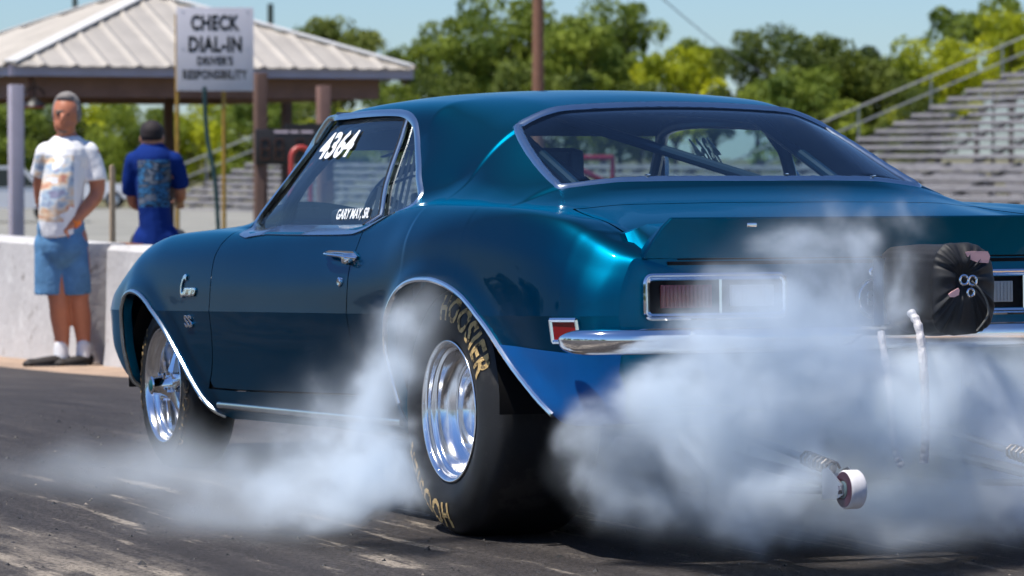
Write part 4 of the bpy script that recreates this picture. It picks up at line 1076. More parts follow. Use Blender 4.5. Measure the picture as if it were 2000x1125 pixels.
# lamp hanging beneath the pavilion eave
p = at(68, 57); lm = empty("hanging_lamp", (p.x, p.y, zv(208, 57))); tag(lm, "dark domed lamp with red rim hanging under the pavilion eave", "lamp")
mb = MB(); mb.lathe([(.0, .17), (.04, .15), (.10, .07), (.13, .02)], n=20, axis='Z'); mb.build("lamp_shade", BLACKTRIM, lm)
mb = MB(); mb.lathe([(-.03, .13), (.0, .17)], n=20, axis='Z'); mb.build("lamp_rim", pmat("faded red rim", (.30, .03, .03), .6), lm)
mb = MB(); mb.tube([(0, 0, .13), (0, 0, .40)], .012, n=6); mb.tube([(.15*math.cos(a), 0, .16+.12*math.sin(a)) for a in np.linspace(0, math.pi, 14)], .012, n=6); mb.build("lamp_hanger", BLACK, lm)

# ------------------------------------------------------------------ sign on two yellow posts
D = 54.5; p = at(421, D); sgn = empty("notice_sign", (p.x, p.y, gz(p.y)), rz=-R_(15)); tag(sgn, "white square board lettered CHECK DIAL-IN on tall yellow posts", "sign")
W = 150/7600*D; z1 = zv(15, D)-gz(p.y); z0 = zv(178, D)-gz(p.y); zc_ = (z0+z1)/2
mb = MB(); mb.box((0, 0, zc_), (W, .03, z1-z0), bev=.004); mb.build("board", pmat("white painted sign board", (.62, .60, .66), .5, var=.06, scale=4), sgn)
SL = pmat("black sign lettering", (.012, .012, .014), .5)
for (txt, v, h, wpx) in (("CHECK", 45, 31, 95), ("DIAL-IN", 87, 31, 104), ("DRIVER'S", 119, 18, 70), ("RESPONSIBILITY", 146, 19, 126)):
    vs, fs = text_geo(txt, 1.0, 0.0, offset=.045, spacing=1.08)
    x0 = min(q.x for q in vs); x1 = max(q.x for q in vs); y0 = min(q.y for q in vs); y1 = max(q.y for q in vs)
    sw = wpx/7600*D/(x1-x0); sh = h/7600*D/(y1-y0); mb = MB()
    mb.add([((q.x-(x0+x1)/2)*sw, -.0175, zv(v, D)-gz(p.y)+(q.y-(y0+y1)/2)*sh) for q in vs], fs); mb.build("sign_lettering", SL, sgn, ang=None)
for sx, sz in ((-.42, -.52), (.42, -.52), (-.42, .5), (.42, .5), (-.42, 0), (.42, 0)):
    mb = MB(); mb.lathe([(-.016, .012), (-.020, .010), (-.021, 0)], n=10, axis='Y', c=(sx*W*1.0, 0, zc_+sz*(z1-z0)*.9)); mb.build("sign_bolt", STEEL, sgn)
for u in (348, 438):
    xo = (u-421)/7600*D/math.cos(R_(8)); mb = MB(); mb.tube([(xo, .05, -.1), (xo, .05, z1-.1)], .030, n=10); mb.build("sign_post", pmat("worn yellow post", (.34, .20, .03), .6, var=.3), sgn)
p0 = at(400, 50); p1 = at(428, 50)
mb = MB(); mb.tube(catmull([(p0.x, p0.y, zv(170, 50)), (p0.x+.03, p0.y, zv(260, 50)), (p1.x-.05, p1.y, zv(360, 50)), (p1.x, p1.y, zv(480, 50))], 6), .030, n=8)
tag(mb.build("hanging_hose", pmat("dark teal hose", (.010, .045, .05), .6)), "dark teal hose hanging between the two yellow sign posts", "hose")

# ------------------------------------------------------------------ score board and red hoop
D = 48; p = at(577, D); sb = empty("scoreboard", (p.x, p.y, gz(p.y)), rz=-R_(18)); tag(sb, "black electronic scoreboard showing unlit amber digits beside the pavilion post", "scoreboard")
g = gz(p.y); W = 156/7600*D; za, zb = zv(322, D)-g, zv(252, D)-g
mb = MB(); mb.box((0, .06, (za+zb)/2), (W, .12, zb-za), bev=.01); mb.box((.12, .05, zb+.03), (.5, .10, .07)); mb.build("cabinet", pmat("black cabinet", (.016, .013, .014), .5), sb)
AMB = pmat("unlit amber segments", (.10, .032, .012), .5)
for k, xq in enumerate((-.37, -.20, .06, .24)):
    mb = MB(); cx, cz, w, h = xq, (za+zb)/2-.03, .10, .25
    for (a, b) in (((-w/2, h/2), (w/2, h/2)), ((-w/2, 0), (w/2, 0)), ((-w/2, -h/2), (w/2, -h/2)), ((-w/2, 0), (-w/2, h/2)), ((w/2, 0), (w/2, h/2)), ((-w/2, -h/2), (-w/2, 0)), ((w/2, -h/2), (w/2, 0))):
        mb.bar((cx+a[0], -.004, cz+a[1]), (cx+b[0], -.004, cz+b[1]), .008, .018, (0, 1, 0))
    mb.build("digit", AMB, sb)
mb = MB()
for xa, xb in ((-.26, -.08), (-.06, .04), (.07, .22)): mb.box(((xa+xb)/2, -.003, zb-.035), (xb-xa, .006, .035))
mb.build("header_strip", pmat("pale strip", (.55, .45, .5), .6), sb)
for x in (-.43, .43): mb = MB(); mb.box((x, .08, za/2), (.09, .09, za+.02)); mb.build("post", WOODD, sb)
D = 40; p = at(588, D); mb = MB(); r = .105; zt = zv(287, D)-.11
mb.tube([(p.x-r, p.y, gz(p.y)-.05), (p.x-r, p.y, zt)]+[(p.x-r*math.cos(a), p.y, zt+r*math.sin(a)) for a in np.linspace(.2, math.pi-.2, 9)]+[(p.x+r, p.y, zt), (p.x+r, p.y, gz(p.y)-.05)], .028, n=10)
tag(mb.build("hoop_barrier", pmat("red painted pipe", (.42, .05, .04), .45)), "red bent pipe hoop standing below the scoreboard", "barrier")

# ------------------------------------------------------------------ bleachers
ALU = pmat("weathered aluminium plank", (.30, .285, .29), .6, .1, var=.30, scale=.9); GALV = pmat("galvanised pipe", (.33, .34, .33), .5, .3)
stain(ALU, (.16, .15, .15), 1.3, .58, .8)
for n_ in [n for n in ALU.node_tree.nodes if n.type == 'TEX_NOISE']:      # every plank weathers differently
    nt = ALU.node_tree; oi = nt.nodes.new("ShaderNodeObjectInfo"); sc_ = nt.nodes.new("ShaderNodeMath"); sc_.operation = 'MULTIPLY'; sc_.inputs[1].default_value = 60
    ad = nt.nodes.new("ShaderNodeVectorMath"); src = n_.inputs["Vector"].links[0].from_socket; nt.links.new(oi.outputs["Random"], sc_.inputs[0]); nt.links.new(src, ad.inputs[0]); nt.links.new(sc_.outputs[0], ad.inputs[1]); nt.links.new(ad.outputs[0], n_.inputs["Vector"])
DKG = pmat("dark frame steel", (.05, .05, .05), .7)
def bleacher(uL, D, zb, rows, run, rise, length, label, railn=True):
    p = at(uL, D); bl = empty("bleacher", (p.x, p.y, -.9)); tag(bl, label, "bleacher", "grandstand bleachers beyond the track"); z0 = zb+.9
    for i in range(rows):
        x = i*run; z = z0+i*rise; mb = MB()
        cuts = [0, -length] if i not in (2, 3, 4, 11) or not railn else [0, -14.6+(i-3)*1.5, -15.9+(i-3)*1.5, -length]
        for c0, c1 in zip(cuts[::2], cuts[1::2]): mb.box((x, (c0+c1)/2, z-.055+.012*math.sin(i*7.3)), (.26, c0-c1, .12))
        mb.box((x+.34, -length/2, z-.15), (.34, length, .045))
        nsg = int(length/4.6)
        o = mb.build("seat_row", ALU, bl)
    for j in range(int(length/3.6)+1):
        y = -.15-j*3.6; mb = MB(); mb.bar((-.1, y, z0-.15), (rows*run, y, z0+rows*rise-.15), .08, .12)
        for i in range(0, rows, 3): mb.bar((i*run+.2, y, -.05), (i*run+.2, y, z0+i*rise-.1), .07, .07, (1, 0, 0))
        mb.build("support_frame", DKG, bl)
    mb = MB()
    if railn:
        for h in (1.05, .50): mb.tube([(-.2, .12, z0+h), (rows*run+.3, .12, z0+rows*rise+h)], .032, n=8)
        for i in range(0, rows+1, 4): mb.tube([(i*run, .12, z0+i*rise-.2), (i*run, .12, z0+i*rise+1.05)], .032, n=8)
        mb.build("hand_rail", GALV, bl)
    return bl
bleacher(1390, 130, -.48, 17, .70, .278, 75, "tall grey grandstand bleacher at right with sloping end rail")
bleacher(300, 150, -.80, 8, .55, .235, 74, "low grey grandstand bleacher seen beyond the pavilion and through the car")

# ------------------------------------------------------------------ utility poles and wires
POLE = pmat("brown utility pole", (.20, .095, .06), .85, var=.2)
def pole(u, D, vtop, r, m, label, cross=False):
    p = at(u, D); zt = zv(vtop, D); po = empty("utility_pole", (p.x, p.y, -.9)); tag(po, label, "utility pole")
    mb = MB(); mb.tube([(0, 0, -.2), (0, 0, (zt+.9)/2), (0, 0, zt+.9)], r, n=14, rs=[r*1.1, r, r*.85]); mb.build("shaft", m, po)
    if cross:
        mb = MB(); mb.bar((-1.1, 0, zt+.4), (1.1, 0, zt+.4), .09, .12); mb.build("crossarm", m, po)
        for x in (-1, 0, 1): mb = MB(); mb.lathe([(zt+.46, .03), (zt+.52, .05), (zt+.6, .03), (zt+.62, 0)], n=10, axis='Z', c=(x, 0, 0)); mb.build("insulator", STEEL, po)
    return po
pole(1051, 90, -260, .135, POLE, "thick brown utility pole rising behind the car roof", True)
DP = pmat("grey green pole", (.06, .08, .07), .85)
pole(529, 190, 8, .17, DP, "short dark utility pole top showing above the pavilion roof at right")
pole(148, 190, -30, .15, DP, "dark utility pole passing above the pavilion roof at left", True)
def wire(a, b, sag, r, label):
    pts = [Vector(a).lerp(Vector(b), t)-Vector((0, 0, sag*4*t*(1-t))) for t in np.linspace(0, 1, 24)]
    mb = MB(); mb.tube(pts, r, n=6); tag(mb.build("overhead_wire", pmat("weathered wire", (.10, .13, .16), .6)), label, "wire")
a = at(1230, 90, zv(-60, 90)); b = at(1500, 140, zv(150, 140)); wire(a, b, .2, .016, "dark overhead wire slanting down toward the right-hand trees")

# ------------------------------------------------------------------ parked vehicles beyond the wall
VW = pmat("white vehicle paint", (.72, .73, .75), .3, coat=.5); VG = pmat("dark vehicle glass", (.015, .025, .03), .1, spec=.8)
def vehicle(u, D, heading, kind, body, label):
    p = at(u, D); v = empty(kind, (p.x, p.y, gz(p.y)), rz=heading); tag(v, label, "trailer" if "trailer" in kind else ("van" if "van" in kind else "car" if "car" in kind else "truck"))
    if "trailer" in kind:
        mb = MB(); mb.box((0, 0, 1.05), (5.0, 2.1, 1.5), bev=.08); mb.build("body", body, v)
        mb = MB(); mb.box((0, -1.055, .62), (4.9, .02, .22)); mb.build("stripe", pmat("teal stripe", (.04, .25, .27), .4), v)
        mb = MB(); mb.box((1.2, -1.06, 1.05), (.8, .02, 1.1)); mb.build("door", body, v); xs = (-.5, .4); L = 5.0; rr = .34
        mb = MB(); mb.bar((2.5, 0, .42), (3.7, 0, .42), .1, .1); mb.build("tow_bar", DKG, v)
    else:
        if "pickup" in kind: prof = [(-2.6, .45), (-2.6, 1.0), (-.55, 1.03), (-.45, 1.70), (.75, 1.72), (1.35, 1.12), (2.55, 1.0), (2.65, .45)]; cab = [(-.36, 1.08), (-.30, 1.62), (.68, 1.63), (1.16, 1.10)]; L = 5.2
        elif "van" in kind: prof = [(-2.4, .4), (-2.45, 1.9), (-2.2, 2.0), (1.2, 2.0), (1.9, 1.2), (2.5, 1.0), (2.55, .4)]; cab = [(.1, 1.2), (.1, 1.78), (1.2, 1.8), (1.7, 1.22)]; L = 4.9
        else: prof = [(-2.2, .4), (-2.25, .95), (-1.5, 1.02), (-.9, 1.42), (.5, 1.44), (1.15, 1.0), (2.15, .85), (2.25, .4)]; cab = [(-1.25, 1.03), (-.82, 1.36), (.45, 1.37), (.95, 1.02)]; L = 4.4
        mb = MB(); mb.prism(prof, -.88, .88, axis='Y'); o = mb.build("body", body, v, ang=30)
        mb = MB(); mb.prism(cab, -.895, .895, axis='Y'); mb.build("window", VG, v); xs = (-L*.30, L*.31); rr = .34
    for x in xs:
        for y in (-.82, .82):
            mb = MB(); mb.lathe([(y-.10, .0), (y-.10, rr-.03), (y-.08, rr), (y+.08, rr), (y+.10, rr-.03), (y+.10, 0)], n=20, axis='Y', c=(x, 0, rr)); w = mb.build("wheel", RUBBER, v)
            mb = MB(); s = -1 if y < 0 else 1; mb.lathe([(y+s*.105, rr*.6), (y+s*.11, rr*.5), (y+s*.10, 0)], n=14, axis='Y', c=(x, 0, rr)); mb.build("hubcap", STEEL, w)
    return v
vehicle(-10, 118, -R_(10), "pickup_truck", VW, "white pickup truck parked beyond the wall left of the white-shirted man")
vehicle(155, 150, -R_(20), "parked_car", VW, "white car parked between the two men beyond the wall")
vehicle(1185, 85, -R_(20), "parked_car", VW, "white car parked beyond the track, seen through the blue car's rear window")
RP = pmat("red painted gate pipe", (.26, .018, .035), .5)
for k, (u, D) in enumerate(((1150, 44), )):
    p = at(u, D); mb = MB(); g = gz(p.y)
    mb.tube([(p.x-.55, p.y, g-.05), (p.x-.45, p.y, 1.12)], .035, n=8); mb.tube([(p.x+.25, p.y-.1, g-.05), (p.x+.25, p.y-.1, 1.12)], .03, n=8); mb.tube([(p.x-.45, p.y, 1.12), (p.x+.10, p.y-.1, .85), (p.x+.25, p.y-.1, .70)], .035, n=8); mb.tube([(p.x-.5, p.y, 1.1), (p.x+.25, p.y-.1, 1.1)], .03, n=8)
    mb.build("x", RP); o = bpy.context.scene.objects["x"]; o.name = "pipe_gate"; tag(o, "red pipe gate frame seen through the blue car's rear window", "gate")

# ------------------------------------------------------------------ trees
def leafmat(name, c1, c2):
    m, nt, b = new_mat(name); L = nt.links.new
    tc = nt.nodes.new("ShaderNodeTexCoord"); n = nt.nodes.new("ShaderNodeTexNoise"); n.inputs["Scale"].default_value = .75; n.inputs["Detail"].default_value = 4; L(tc.outputs["Object"], n.inputs["Vector"])
    mr = nt.nodes.new("ShaderNodeMapRange"); mr.inputs[1].default_value = .38; mr.inputs[2].default_value = .62; L(n.outputs[0], mr.inputs[0])
    mx = nt.nodes.new("ShaderNodeMix"); mx.data_type = 'RGBA'; mx.inputs[6].default_value = (*c1, 1); mx.inputs[7].default_value = (*c2, 1); L(mr.outputs[0], mx.inputs[0])
    b.inputs["Roughness"].default_value = .6; b.inputs["Specular IOR Level"].default_value = .25; L(mx.outputs[2], b.inputs["Base Color"])
    tl = nt.nodes.new("ShaderNodeBsdfTranslucent"); L(mx.outputs[2], tl.inputs[0]); ms = nt.nodes.new("ShaderNodeMixShader"); ms.inputs[0].default_value = .35
    out = nt.nodes["Material Output"]; L(b.outputs[0], ms.inputs[1]); L(tl.outputs[0], ms.inputs[2]); L(ms.outputs[0], out.inputs[0]); return m
BARK = pmat("grey brown bark", (.07, .05, .04), .9, var=.3)
def crown_mesh(seed, nlobe, nleaf, ls, flat=1.0):
    rnd = np.random.RandomState(seed); lob = []
    for i in range(nlobe):
        a = rnd.uniform(0, 6.283); rr = rnd.uniform(0, .78)**.7; z = rnd.uniform(-.55, .80); sh = math.sqrt(max(0.05, 1-z*z*.85))
        lob.append((np.array([rr*sh*math.cos(a), rr*sh*math.sin(a), z*flat]), rnd.uniform(.20, .40)))
    V_, F_ = [], []
    for k in range(nleaf):
        c, r = lob[rnd.randint(nlobe)]; d = rnd.normal(size=3); d /= np.linalg.norm(d); p = c+d*r*rnd.uniform(.45, 1.05)**.6*np.array([1, 1, .8])
        if d[2] < -.3 and rnd.rand() < .55: continue
        n = d*.6+rnd.normal(size=3)*.6; n /= np.linalg.norm(n); t = np.cross(n, rnd.normal(size=3)); t /= np.linalg.norm(t); b = np.cross(n, t); s = ls*rnd.uniform(.6, 1.3)
        i0 = len(V_); V_ += [p-t*s, p-b*s*.55, p+t*s, p+b*s*.55+n*s*.25]; F_.append((i0, i0+1, i0+2, i0+3))
    return V_, F_, lob
PROT = []
for sd, nl, nf, ls in ((11, 26, 6500, .050), (23, 34, 7500, .046), (37, 20, 6000, .052), (51, 30, 7000, .044)):
    v_, f_, lob = crown_mesh(sd, nl, nf, ls); me = bpy.data.meshes.new("crown"); me.from_pydata([tuple(q) for q in v_], [], f_); me.update()
    mb = MB(); mb.tube([(0, 0, -1.6), (.03, .02, -.9), (0, 0, -.3), (0, .03, .3)], .06, n=8, rs=[.075, .055, .042, .02])
    for c, r in lob[::2]: mb.tube([(0, 0, -.85+.3*random.random()), (c[0]*.5, c[1]*.5, (c[2]-.6)*.45), tuple(c)], .02, n=5, rs=[.030, .018, .006])
    t_ = mb.build("trunk", BARK); tm = t_.data; bpy.data.objects.remove(t_); PROT.append((me, tm))
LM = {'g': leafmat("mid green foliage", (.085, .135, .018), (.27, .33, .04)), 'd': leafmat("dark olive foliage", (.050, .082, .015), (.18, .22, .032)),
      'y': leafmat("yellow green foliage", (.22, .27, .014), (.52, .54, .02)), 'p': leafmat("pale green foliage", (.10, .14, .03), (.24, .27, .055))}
CM = {}
def tree(u, D, vtop, wpx, col, pi, label, vbot=None, group="trees along the far boundary"):
    p = at(u, D); W = wpx/7600*D; zt = zv(vtop, D); base_ = -.9
    rx = W/2*1.05; hgt = zt-base_; rz_ = min(hgt*.46, rx*1.15) if vbot is None else (zt-zv(vbot, D))/2
    t = empty("tree", (p.x, p.y, base_), rz=random.uniform(0, 6.28)); tag(t, label, "tree", group)
    me, tm = PROT[pi]; key = (pi, col)
    if key not in CM: m2 = me.copy(); m2.materials.append(LM[col]); CM[key] = m2
    c = bpy.data.objects.new("crown", CM[key]); COL.objects.link(c); c.parent = t; c.location = (0, 0, hgt-rz_*1.0); c.scale = (rx, rx, rz_)
    k = bpy.data.objects.new("trunk", tm); COL.objects.link(k); k.parent = t; cz = hgt-rz_; k.location = (0, 0, cz); k.scale = (rx*.9, rx*.9, cz/1.6)
    return t
TREES = [
 (650, 205, 8, 215, 'p', 0, "rounded olive tree above the pavilion roof's right slope"),
 (590, 215, 55, 170, 'p', 2, "lower tree just left of the rounded one above the pavilion roof"),
 (790, 210, 88, 110, 'g', 2, "small tree topping out just right of the pavilion roof tip"),
 (760, 200, 150, 170, 'g', 1, "low bushy tree directly behind the pavilion's right roof corner"),
 (900, 200, 15, 200, 'g', 3, "tall tree left of the brown utility pole"),
 (1000, 205, -25, 240, 'g', 1, "tallest tree just left of the brown utility pole"),
 (1120, 200, 5, 210, 'g', 0, "leafy tree just right of the brown utility pole"),
 (1210, 208, -15, 190, 'g', 3, "high tree at the right of the central clump"),
 (1355, 204, 60, 130, 'g', 0, "mid green tree closing the right end of the central clump"),
 (1180, 206, 60, 260, 'g', 2, "tree filling the middle of the central clump"),
 (960, 204, 70, 240, 'd', 0, "dark olive tree filling the left of the central clump"),
 (850, 206, 70, 110, 'g', 2, "narrow tree between the pavilion tip and the central clump"),
 (1320, 200, 90, 190, 'y', 2, "yellowish tree at the right foot of the central clump"),
 (1395, 205, 170, 110, 'g', 1, "low tree in the dip between the central clump and the dark trees"),
 (880, 190, 130, 160, 'd', 1, "dark low tree in front of the central clump at its left"),
 (1060, 188, 120, 220, 'd', 2, "dark low tree at the foot of the brown utility pole"),
 (1250, 190, 140, 180, 'd', 0, "dark low tree in front of the central clump at its right"),
 (1480, 195, 38, 190, 'd', 3, "dark tree at the left end of the right-hand clump"),
 (1590, 190, 48, 240, 'd', 1, "broad dark olive tree in the middle of the right-hand clump"),
 (1650, 196, 75, 200, 'd', 2, "dark tree filling the right-hand clump above the rail's lower end"),
 (1770, 194, 95, 150, 'g', 0, "mid green tree between the dark clump and the yellow-green tree"),
 (1700, 192, 85, 220, 'd', 0, "dark tree behind the top of the bleacher rail"),
 (1560, 180, 130, 240, 'g', 2, "bushy tree low behind the right-hand roof edge of the car"),
 (1830, 185, 60, 210, 'y', 1, "bright yellow-green tree behind the tall bleacher's end rail"),
 (1905, 205, -5, 200, 'g', 2, "tall green tree rising behind the yellow-green tree"),
 (1975, 190, 5, 190, 'y', 3, "yellow-green tree at the far right above the bleacher"),
 (2070, 185, 20, 200, 'y', 0, "yellow-green tree at the right edge above the bleacher's top row"),
 (1790, 178, 150, 170, 'd', 3, "dark bush behind the middle of the bleacher rail"),
 (15, 200, 128, 90, 'd', 0, "dark treetop left of the pavilion roof"),
]
for k in range(9):
    names = ["beyond the pavilion's left post", "behind the white-shirted man's head", "between the two men", "behind the capped man in blue", "behind the left yellow sign post", "behind the right yellow sign post", "left of the thick pavilion post", "behind the scoreboard", "right of the scoreboard"]
    TREES.append((20+k*82, 165+(k % 3)*9, 172+(k*37 % 30), 190, ('g', 'y', 'd')[(k*2) % 3] if k != 4 else 'y', k % 4, "woodland tree %s" % names[k]))
for k in range(8): TREES.append((60+k*85, 178, 250+(k*29 % 25), 170, ('d', 'g', 'g')[k % 3], (k+2) % 4, "shrubby tree low in the woodland edge, "+["left of the white-shirted man", "just right of the white-shirted man's head", "left of the capped man's head", "right of the capped man's head", "between the yellow sign posts", "left of the thick pavilion post", "low behind the scoreboard", "right of the red hoop"][k]))
for T_ in TREES: tree(*T_)

# woodland and ground seen only as reflections in the car's flank: the far left of the strip
rnd = np.random.RandomState(5); vv, ff = [], []
for k in range(16):
    v_, f_, _ = crown_mesh(100+k, 12, 900, .11); cx, cy = -75+rnd.uniform(-8, 8), -70+k*13+rnd.uniform(-3, 3); h = rnd.uniform(7, 11); i0 = len(vv)
    vv += [(cx+q[0]*8, cy+q[1]*9, -.5+h*.5+q[2]*h*.62) for q in v_]; ff += [tuple(i+i0 for i in f) for f in f_]
o = mesh_obj("woodland", vv, ff, LM['d'], None, None); tag(o, "far-off wood along the left side of the strip", None, None, "stuff")
# ================================================================== PEOPLE
class Sculpt:
    """overlapping tapered limbs fused by a voxel remesh into one continuous skin"""
    def __init__(s): s.mb = MB()
    def limb(s, pts, rs, flat=1.0, n=14, ends=(1, 1)):
        P = [Vector(p) for p in pts]; Q = []; Rr = []
        for i in range(len(P)-1):
            for k in range(4):
                t = k/4; p0 = P[max(i-1, 0)]; p3 = P[min(i+2, len(P)-1)]
                Q.append(0.5*((2*P[i])+(-p0+P[i+1])*t+(2*p0-5*P[i]+4*P[i+1]-p3)*t*t+(-p0+3*P[i]-3*P[i+1]+p3)*t**3)); Rr.append(rs[i]+(rs[i+1]-rs[i])*t)
        Q.append(P[-1]); Rr.append(rs[-1]); s.mb.tube(Q, 1, n=n, rs=Rr, sq=flat); 
        if ends[0]: s.ball(P[0], rs[0]*.98)
        if ends[1]: s.ball(P[-1], rs[-1]*.98)
        return s
    def ball(s, c, r): s.mb.ball(c, r, 16, 10); return s
    def build(s, name, mat, parent, vox=.012, smooth=3):
        o = s.mb.build(name, mat, parent, ang=None)
        m = o.modifiers.new("fuse", 'REMESH'); m.mode = 'VOXEL'; m.voxel_size = vox; m.use_smooth_shade = True
        if smooth: q = o.modifiers.new("soften", 'SMOOTH'); q.factor = .6; q.iterations = smooth
        return o
def ell(s, c, r, rows=8): s.mb.ball(c, r, 18, 12)

SKIN1 = pmat("tanned skin", (.47, .17, .09), .5, var=.10, scale=14); SKIN2 = pmat("light tanned skin", (.40, .18, .11), .5)
def shirt_mat(name, base, cols, box, axis_y_sign, dens=.5, scale=16):
    """cotton with a faded printed panel (object space x,z box, only on the side facing sign*y)"""
    m, nt, b = new_mat(name); L = nt.links.new; tc = nt.nodes.new("ShaderNodeTexCoord"); sp = nt.nodes.new("ShaderNodeSeparateXYZ"); L(tc.outputs["Object"], sp.inputs[0])
    def M(op, a, c):
        n = nt.nodes.new("ShaderNodeMath"); n.operation = op
        for i, q in enumerate((a, c)):
            if isinstance(q, (int, float)): n.inputs[i].default_value = q
            else: L(q, n.inputs[i])
        return n.outputs[0]
    x0, x1, z0, z1 = box
    msk = M('MULTIPLY', M('MULTIPLY', M('GREATER_THAN', sp.outputs[0], x0), M('LESS_THAN', sp.outputs[0], x1)), M('MULTIPLY', M('GREATER_THAN', sp.outputs[2], z0), M('LESS_THAN', sp.outputs[2], z1)))
    msk = M('MULTIPLY', msk, M('LESS_THAN', M('MULTIPLY', sp.outputs[1], axis_y_sign), .02))
    mp = nt.nodes.new("ShaderNodeMapping"); mp.inputs["Scale"].default_value = (1, .2, 1.6); L(tc.outputs["Object"], mp.inputs[0])
    nz = nt.nodes.new("ShaderNodeTexNoise"); nz.inputs["Scale"].default_value = scale; nz.inputs["Detail"].default_value = 3; L(mp.outputs[0], nz.inputs["Vector"])
    n2 = nt.nodes.new("ShaderNodeTexNoise"); n2.inputs["Scale"].default_value = scale*.55; n2.inputs["Detail"].default_value = 2; L(mp.outputs[0], n2.inputs["Vector"])
    cr = nt.nodes.new("ShaderNodeValToRGB"); e = cr.color_ramp.elements; e[0].position = .34; e[0].color = (*cols[0], 1); e[1].position = .66; e[1].color = (*cols[-1], 1)
    for k, c in enumerate(cols[1:-1]): q = e.new(.34+.32*(k+1)/(len(cols)-1)); q.color = (*c, 1)
    L(nz.outputs[0], cr.inputs[0])
    f = M('MULTIPLY', msk, M('GREATER_THAN', n2.outputs[0], 1-dens)); mx = nt.nodes.new("ShaderNodeMix"); mx.data_type = 'RGBA'; L(f, mx.inputs[0]); mx.inputs[6].default_value = (*base, 1); L(cr.outputs[0], mx.inputs[7])
    L(mx.outputs[2], b.inputs["Base Color"]); b.inputs["Roughness"].default_value = .9; b.inputs["Specular IOR Level"].default_value = .15
    fn = nt.nodes.new("ShaderNodeTexNoise"); fn.inputs["Scale"].default_value = 7; fn.inputs["Detail"].default_value = 2; L(tc.outputs["Object"], fn.inputs["Vector"])
    bp = nt.nodes.new("ShaderNodeBump"); bp.inputs["Strength"].default_value = .6; bp.inputs["Distance"].default_value = .03; L(fn.outputs[0], bp.inputs["Height"]); L(bp.outputs[0], b.inputs["Normal"]); return m

# ---- the man in the white T-shirt. local x = image right, local y = away from camera, z up (metres)
D1 = 24.7; S1 = D1/7600.
pm = at(128, D1); gm = gz(pm.y)
man = empty("person", (pm.x, pm.y, gm), rz=-HEAD); tag(man, "grey-haired man in printed white T-shirt and denim shorts, hand in pocket, by the wall", "person")
def L1(u, v, y=0.0): return Vector(((u-128)*S1, y, (708-v)*S1))
b = Sculpt()
# head turned a little to the right of the picture and tipped down
b.ball(L1(130, 213, -.005), (.085, .100, .118)).ball(L1(128, 236, -.028), (.070, .074, .074)).ball(L1(126, 250, -.045), (.036, .036, .030))
b.ball(L1(127, 222, -.100), (.013, .022, .024)).ball(L1(127, 228, -.108), (.016, .014, .011))
b.ball(L1(127, 208, -.076), (.056, .024, .014)).ball(L1(127, 241, -.088), (.026, .012, .008)).ball(L1(127, 246, -.084), (.024, .012, .008))
b.ball(L1(107, 222, -.01), (.010, .020, .030)).ball(L1(153, 222, .005), (.012, .022, .032))
b.limb([L1(130, 245, .01), L1(131, 268, .02), L1(131, 282, .02)], [.058, .060, .075])
b.limb([L1(131, 285, .02), L1(128, 330, .0), L1(122, 385, -.01), L1(118, 430, .0), L1(120, 460, .01)], [.12, .150, .150, .145, .14], .68)
# left arm (image right): shoulder, elbow, hand into the pocket
b.limb([L1(176, 292, .02), L1(187, 335, .03), L1(188, 372, .02), L1(165, 404, -.06), L1(142, 430, -.12)], [.062, .056, .048, .044, .031])
b.limb([L1(142, 430, -.12), L1(130, 440, -.13), L1(120, 452, -.13)], [.034, .040, .034], .6)
for k, (du, dv, ln) in enumerate(((-9, 6, 20), (-5, 9, 22), (0, 11, 21), (5, 12, 17))):
    b.limb([L1(121+du*.5, 450+dv*.3, -.14), L1(117+du*.6, 458+dv*.6, -.145), L1(115+du*.7, 450+ln+dv*.5, -.125)], [.010, .0095, .008], n=8)
b.limb([L1(129, 436, -.155), L1(137, 447, -.165), L1(140, 456, -.16)], [.011, .0105, .009], n=8)
# right arm hanging slightly behind
b.limb([L1(84, 295, .03), L1(76, 340, .09), L1(76, 385, .15), L1(88, 425, .16)], [.050, .047, .044, .032])
b.limb([L1(88, 425, .16), L1(92, 445, .15)], [.033, .030], .6)
for k in range(4): b.limb([L1(88+k*3, 444, .15), L1(88+k*3.4, 458, .145), L1(90+k*3, 466, .135)], [.0095, .009, .008], n=8)
b.limb([L1(98, 438, .13), L1(102, 450, .12)], [.011, .009], n=8)
# legs
b.limb([L1(100, 455, 0), L1(106, 520, .0), L1(114, 580, -.01), L1(116, 612, .02), L1(119, 655, .03), L1(118, 690, .02)], [.085, .080, .064, .066, .050, .040])
b.limb([L1(145, 455, 0), L1(151, 520, .03), L1(153, 580, .03), L1(156, 612, .06), L1(159, 655, .07), L1(160, 692, .05)], [.085, .080, .062, .064, .048, .038])
b.build("body", SKIN1, man, .0105, 3)
tee = Sculpt()
tee.limb([L1(131, 276, .02), L1(130, 292, .02)], [.085, .13], .75)
tee.limb([L1(92, 291, .025), L1(131, 286, .02), L1(170, 289, .02)], [.072, .095, .072], .85)
tee.limb([L1(131, 298, .02), L1(126, 340, -.01), L1(120, 385, -.02), L1(117, 425, -.01), L1(119, 448, .0)], [.155, .176, .182, .176, .174], .76, ends=(1, 0))
tee.limb([L1(172, 290, .02), L1(183, 320, .028), L1(187, 345, .03)], [.070, .068, .074], ends=(1, 0))
tee.limb([L1(90, 292, .03), L1(82, 318, .06), L1(77, 336, .08)], [.072, .068, .072], ends=(1, 0))
tee.build("tee_shirt", shirt_mat("printed white cotton", (.82, .81, .82), [(.60, .26, .20), (.74, .52, .34), (.70, .64, .58), (.38, .50, .62), (.30, .30, .42)], (-.20, .07, .92, 1.34), 1.0, .56, 9), man, .010, 2)
sh = Sculpt()
sh.limb([L1(119, 440, .0), L1(121, 470, .0)], [.158, .165], .78)
